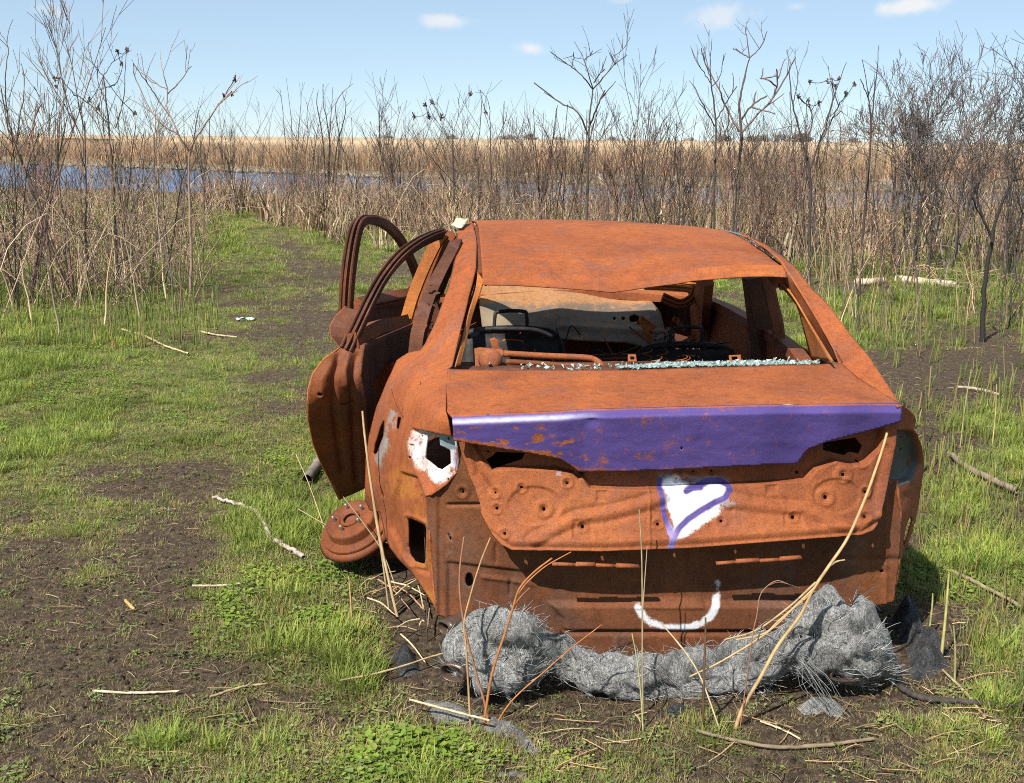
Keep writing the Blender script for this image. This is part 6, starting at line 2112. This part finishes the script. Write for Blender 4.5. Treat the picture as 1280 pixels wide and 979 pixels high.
def stalk(name, label, lines, col, r, cat='stalk', leanY=0.0, group=None):
    """standing stalk: foot on the ground below the first pixel, the rest in its own plane"""
    b0 = ground_at(*lines[0][0])
    if 545 < lines[0][0][0] < 1100 and 790 < lines[0][0][1] < 888:      # rooted in front of the wadding
        x_, y_ = lines[0][0]
        while ground_at(x_, y_)[1] > 3.13:
            y_ += 1
        lines = [[(x_ + (x_ - lines[0][1][0]) * (y_ - lines[0][0][1]) / (lines[0][0][1] - lines[0][1][1] + 1e-6) * .7, y_)] + list(lines[0])] + list(lines[1:])
        b0 = ground_at(*lines[0][0])
    b0[2] = float(ground_z(b0[0], b0[1]))
    Yd = b0[1]
    o = None
    ymax = lines[0][0][1]; ymin = min(p[1] for l in lines for p in l)
    t = CB()
    parts = []
    for li, l in enumerate(lines):
        t = CB()
        P = np.array([at_dist(p[0], p[1], Yd + leanY * (ymax - p[1]) / max(ymax - ymin, 1)) for p in l])
        if li == 0: P[0] = b0 - np.array([0, 0, .02])
        m = 6 * len(P)
        cv = catmull(P, m) - b0
        cc = np.array(col if np.ndim(col) == 1 else col[li % len(col)])
        rr = r if li == 0 else r * .62
        t.tubec(cv, np.linspace(rr, rr * .6, m), 5, np.repeat(cc[None], m, 0) * rnd(.8, 1.2, (m, 1)))
        parts.append(t)
    if len(parts) == 1:
        o = bpy.data.objects.new(name, parts[0].mesh(name)); o.data.materials.append(BARK); COL.objects.link(o); o.location = b0
    else:
        o = empty(name, tuple(b0))
        for k, t in enumerate(parts):
            q = bpy.data.objects.new('stem' if k == 0 else 'twig', t.mesh('stem')); q.data.materials.append(BARK); COL.objects.link(q); q.parent = o
    return tag(o, label, cat, group)


ST = (.50, .39, .23); STD = (.40, .27, .14); ORG = (.36, .15, .055); REDT = (.20, .075, .045); PALE = (.60, .50, .30)
stalk('reed_stalk', 'thick broken pale reed standing against the left rear wing', [[(498, 770), (486, 725), (474, 668), (463, 600), (456, 545), (453, 514)], [(486, 760), (478, 700), (468, 640), (462, 590)]], ST, .0065)
stalk('weed_stalk', 'reddish weed stalk curving up before the left rear panel', [[(606, 880), (594, 838), (582, 790), (575, 745), (575, 710), (580, 671)]], (.30, .16, .10), .0042)
stalk('weed_stalk', 'straight tan stalk leaning right before the left rear panel', [[(583, 815), (580, 780), (588, 745), (600, 705), (613, 672)]], STD, .0036)
stalk('weed_stalk', 'bright orange branching weed before the rear panel', [[(612, 858), (620, 825), (632, 790), (642, 757), (650, 735), (668, 715), (690, 698)], [(648, 742), (660, 727), (682, 708), (714, 690)], [(640, 760), (652, 745), (662, 735)]], ORG, .0046)
stalk('weed_stalk', 'thin orange twig slanting up to the right over the wadding', [[(640, 876), (680, 840), (712, 812), (752, 781)]], ORG, .003)
stalk('reed_stalk', 'tall straight golden straw standing before the middle of the rear', [[(804, 894), (803, 830), (803, 760), (802, 690), (799, 637)], [(803, 770), (806, 725), (809, 683)]], ST, .0034)
stalk('weed_stalk', 'thin green straw leaning beside the tall golden straw', [[(802, 880), (797, 830), (790, 792)]], (.42, .42, .18), .003)
stalk('weed_stalk', 'pale straw slanting across the wadding towards the smile', [[(878, 852), (860, 820), (842, 797), (825, 778)], [(842, 797), (850, 808), (858, 816)]], PALE, .003)
stalk('weed_stalk', 'charred upright twig below the smile', [[(880, 850), (881, 820), (882, 790), (882, 772)]], (.16, .09, .05), .0045)
stalk('branch_stalk', 'long pale bent branch leaning against the right of the boot', [[(928, 886), (950, 848), (972, 808), (1000, 770), (1016, 738), (1036, 708), (1060, 672), (1082, 622), (1095, 586), (1103, 562), (1109, 541)], [(1036, 708), (1046, 702), (1056, 700)], [(1018, 735), (1000, 752), (960, 790), (905, 825), (862, 846)], [(1020, 728), (985, 760), (945, 788), (905, 800)], [(1016, 740), (975, 775), (955, 792), (920, 800)]], (.40, .29, .15), .0062, leanY=.10)
stalk('weed_stalk', 'fine curling brown twig before the right of the rear panel', [[(940, 800), (946, 770), (950, 745), (960, 732), (972, 726), (985, 730)], [(960, 732), (975, 728), (1000, 735)]], (.26, .15, .09), .002)
stalk('weed_stalk', 'thin dark twig standing before the left lamp opening', [[(534, 800), (532, 700), (528, 625), (524, 540), (525, 500), (526, 477)], [(528, 620), (518, 560), (510, 535), (495, 505), (489, 486)], [(524, 570), (536, 535), (544, 520), (556, 511)], [(524, 575), (545, 545), (555, 528), (558, 515)], [(526, 560), (548, 548), (560, 535), (566, 528)]], (.10, .06, .045), .0022)
stalk('weed_stalk', 'thin straw crossing before the brake hub', [[(416, 690), (402, 650), (386, 605), (370, 568)]], PALE, .0028)
stalk('weed_stalk', 'straw slanting over the brake disc', [[(498, 738), (478, 690), (455, 655), (429, 621)]], ST, .003)
stalk('weed_stalk', 'long straw leaning left below the brake hub', [[(478, 692), (440, 675), (405, 655), (372, 636)]], ST, .003)
stalk('weed_stalk', 'short upright straw standing in grass left of the wheel', [[(440, 772), (438, 745), (436, 720)]], STD, .0045)
for (pts, lab) in [([(1176, 826), (1182, 770), (1186, 718)], 'thick yellow green stub right of the car shadow'), ([(1194, 850), (1194, 815), (1192, 782)], 'short yellow stub beside the hose'), ([(1160, 800), (1165, 760), (1166, 742)], 'thin green stub in the shadow right of the car'),
                   ([(1200, 560), (1206, 510), (1214, 462)], 'tall pale stub in the dark patch at right'), ([(1112, 560), (1116, 520), (1120, 494)], 'pale stub just right of the boot corner'), ([(1240, 560), (1244, 520), (1246, 480)], 'pale stub at the right edge of the dark patch'),
                   ([(1158, 560), (1154, 500), (1150, 455), (1144, 430)], 'thin dark curved twig in the dark patch at right')]:
    stalk('stubble_stem', lab, [pts], (.40, .38, .15) if 'dark curved' not in lab else (.10, .07, .05), .006 if 'thick' in lab else .0042, 'stem')
# heap of dry stalks beside the left wing: each its own
DG = 'dry stalks heaped beside the left rear wing'
for k in range(26):
    x0 = rnd(455, 545); y0 = rnd(700, 800)
    a = rnd(-1.2, 1.2); L = rnd(25, 80)
    x1 = x0 + L * math.cos(a) * (1 if rnd(0, 1) < .7 else -1); y1 = y0 + L * .6 * math.sin(a)
    if x1 > 552: x1 = 552 - rnd(0, 30)
    o = stick('dry_stalk', 'dry tan stalk in the loose heap beside the left rear wing', 'stalk', [(x0, y0), ((x0 + x1) / 2, (y0 + y1) / 2 - 3), (x1, y1)], [.0030, .0028, .002], np.array([ST, STD, PALE, (.33, .22, .13)][RNG.integers(4)]), rnd(.01, .06), group=DG)
# larger loose stalks strewn over the earth
LG = 'loose straws strewn on the ground'
for k in range(44):
    zone_ = RNG.integers(3)
    x0, y0 = [(rnd(180, 480), rnd(780, 970)), (rnd(860, 1270), rnd(840, 970)), (rnd(560, 900), rnd(900, 975))][zone_]
    a = RNG.normal(0, .8); L = rnd(25, 75)
    stick('loose_straw', 'loose dry straw lying on the ground near the camera', 'straw', [(x0, y0), (x0 + L * .5 * math.cos(a), y0 + L * .25 * math.sin(a) + rnd(-2, 2)), (x0 + L * math.cos(a), y0 + L * .5 * math.sin(a))], [.0017, .0019, .0013], np.array([ST, STD, STD, (.30, .20, .12)][RNG.integers(4)]), rnd(.006, .02), group=LG, sides=5)
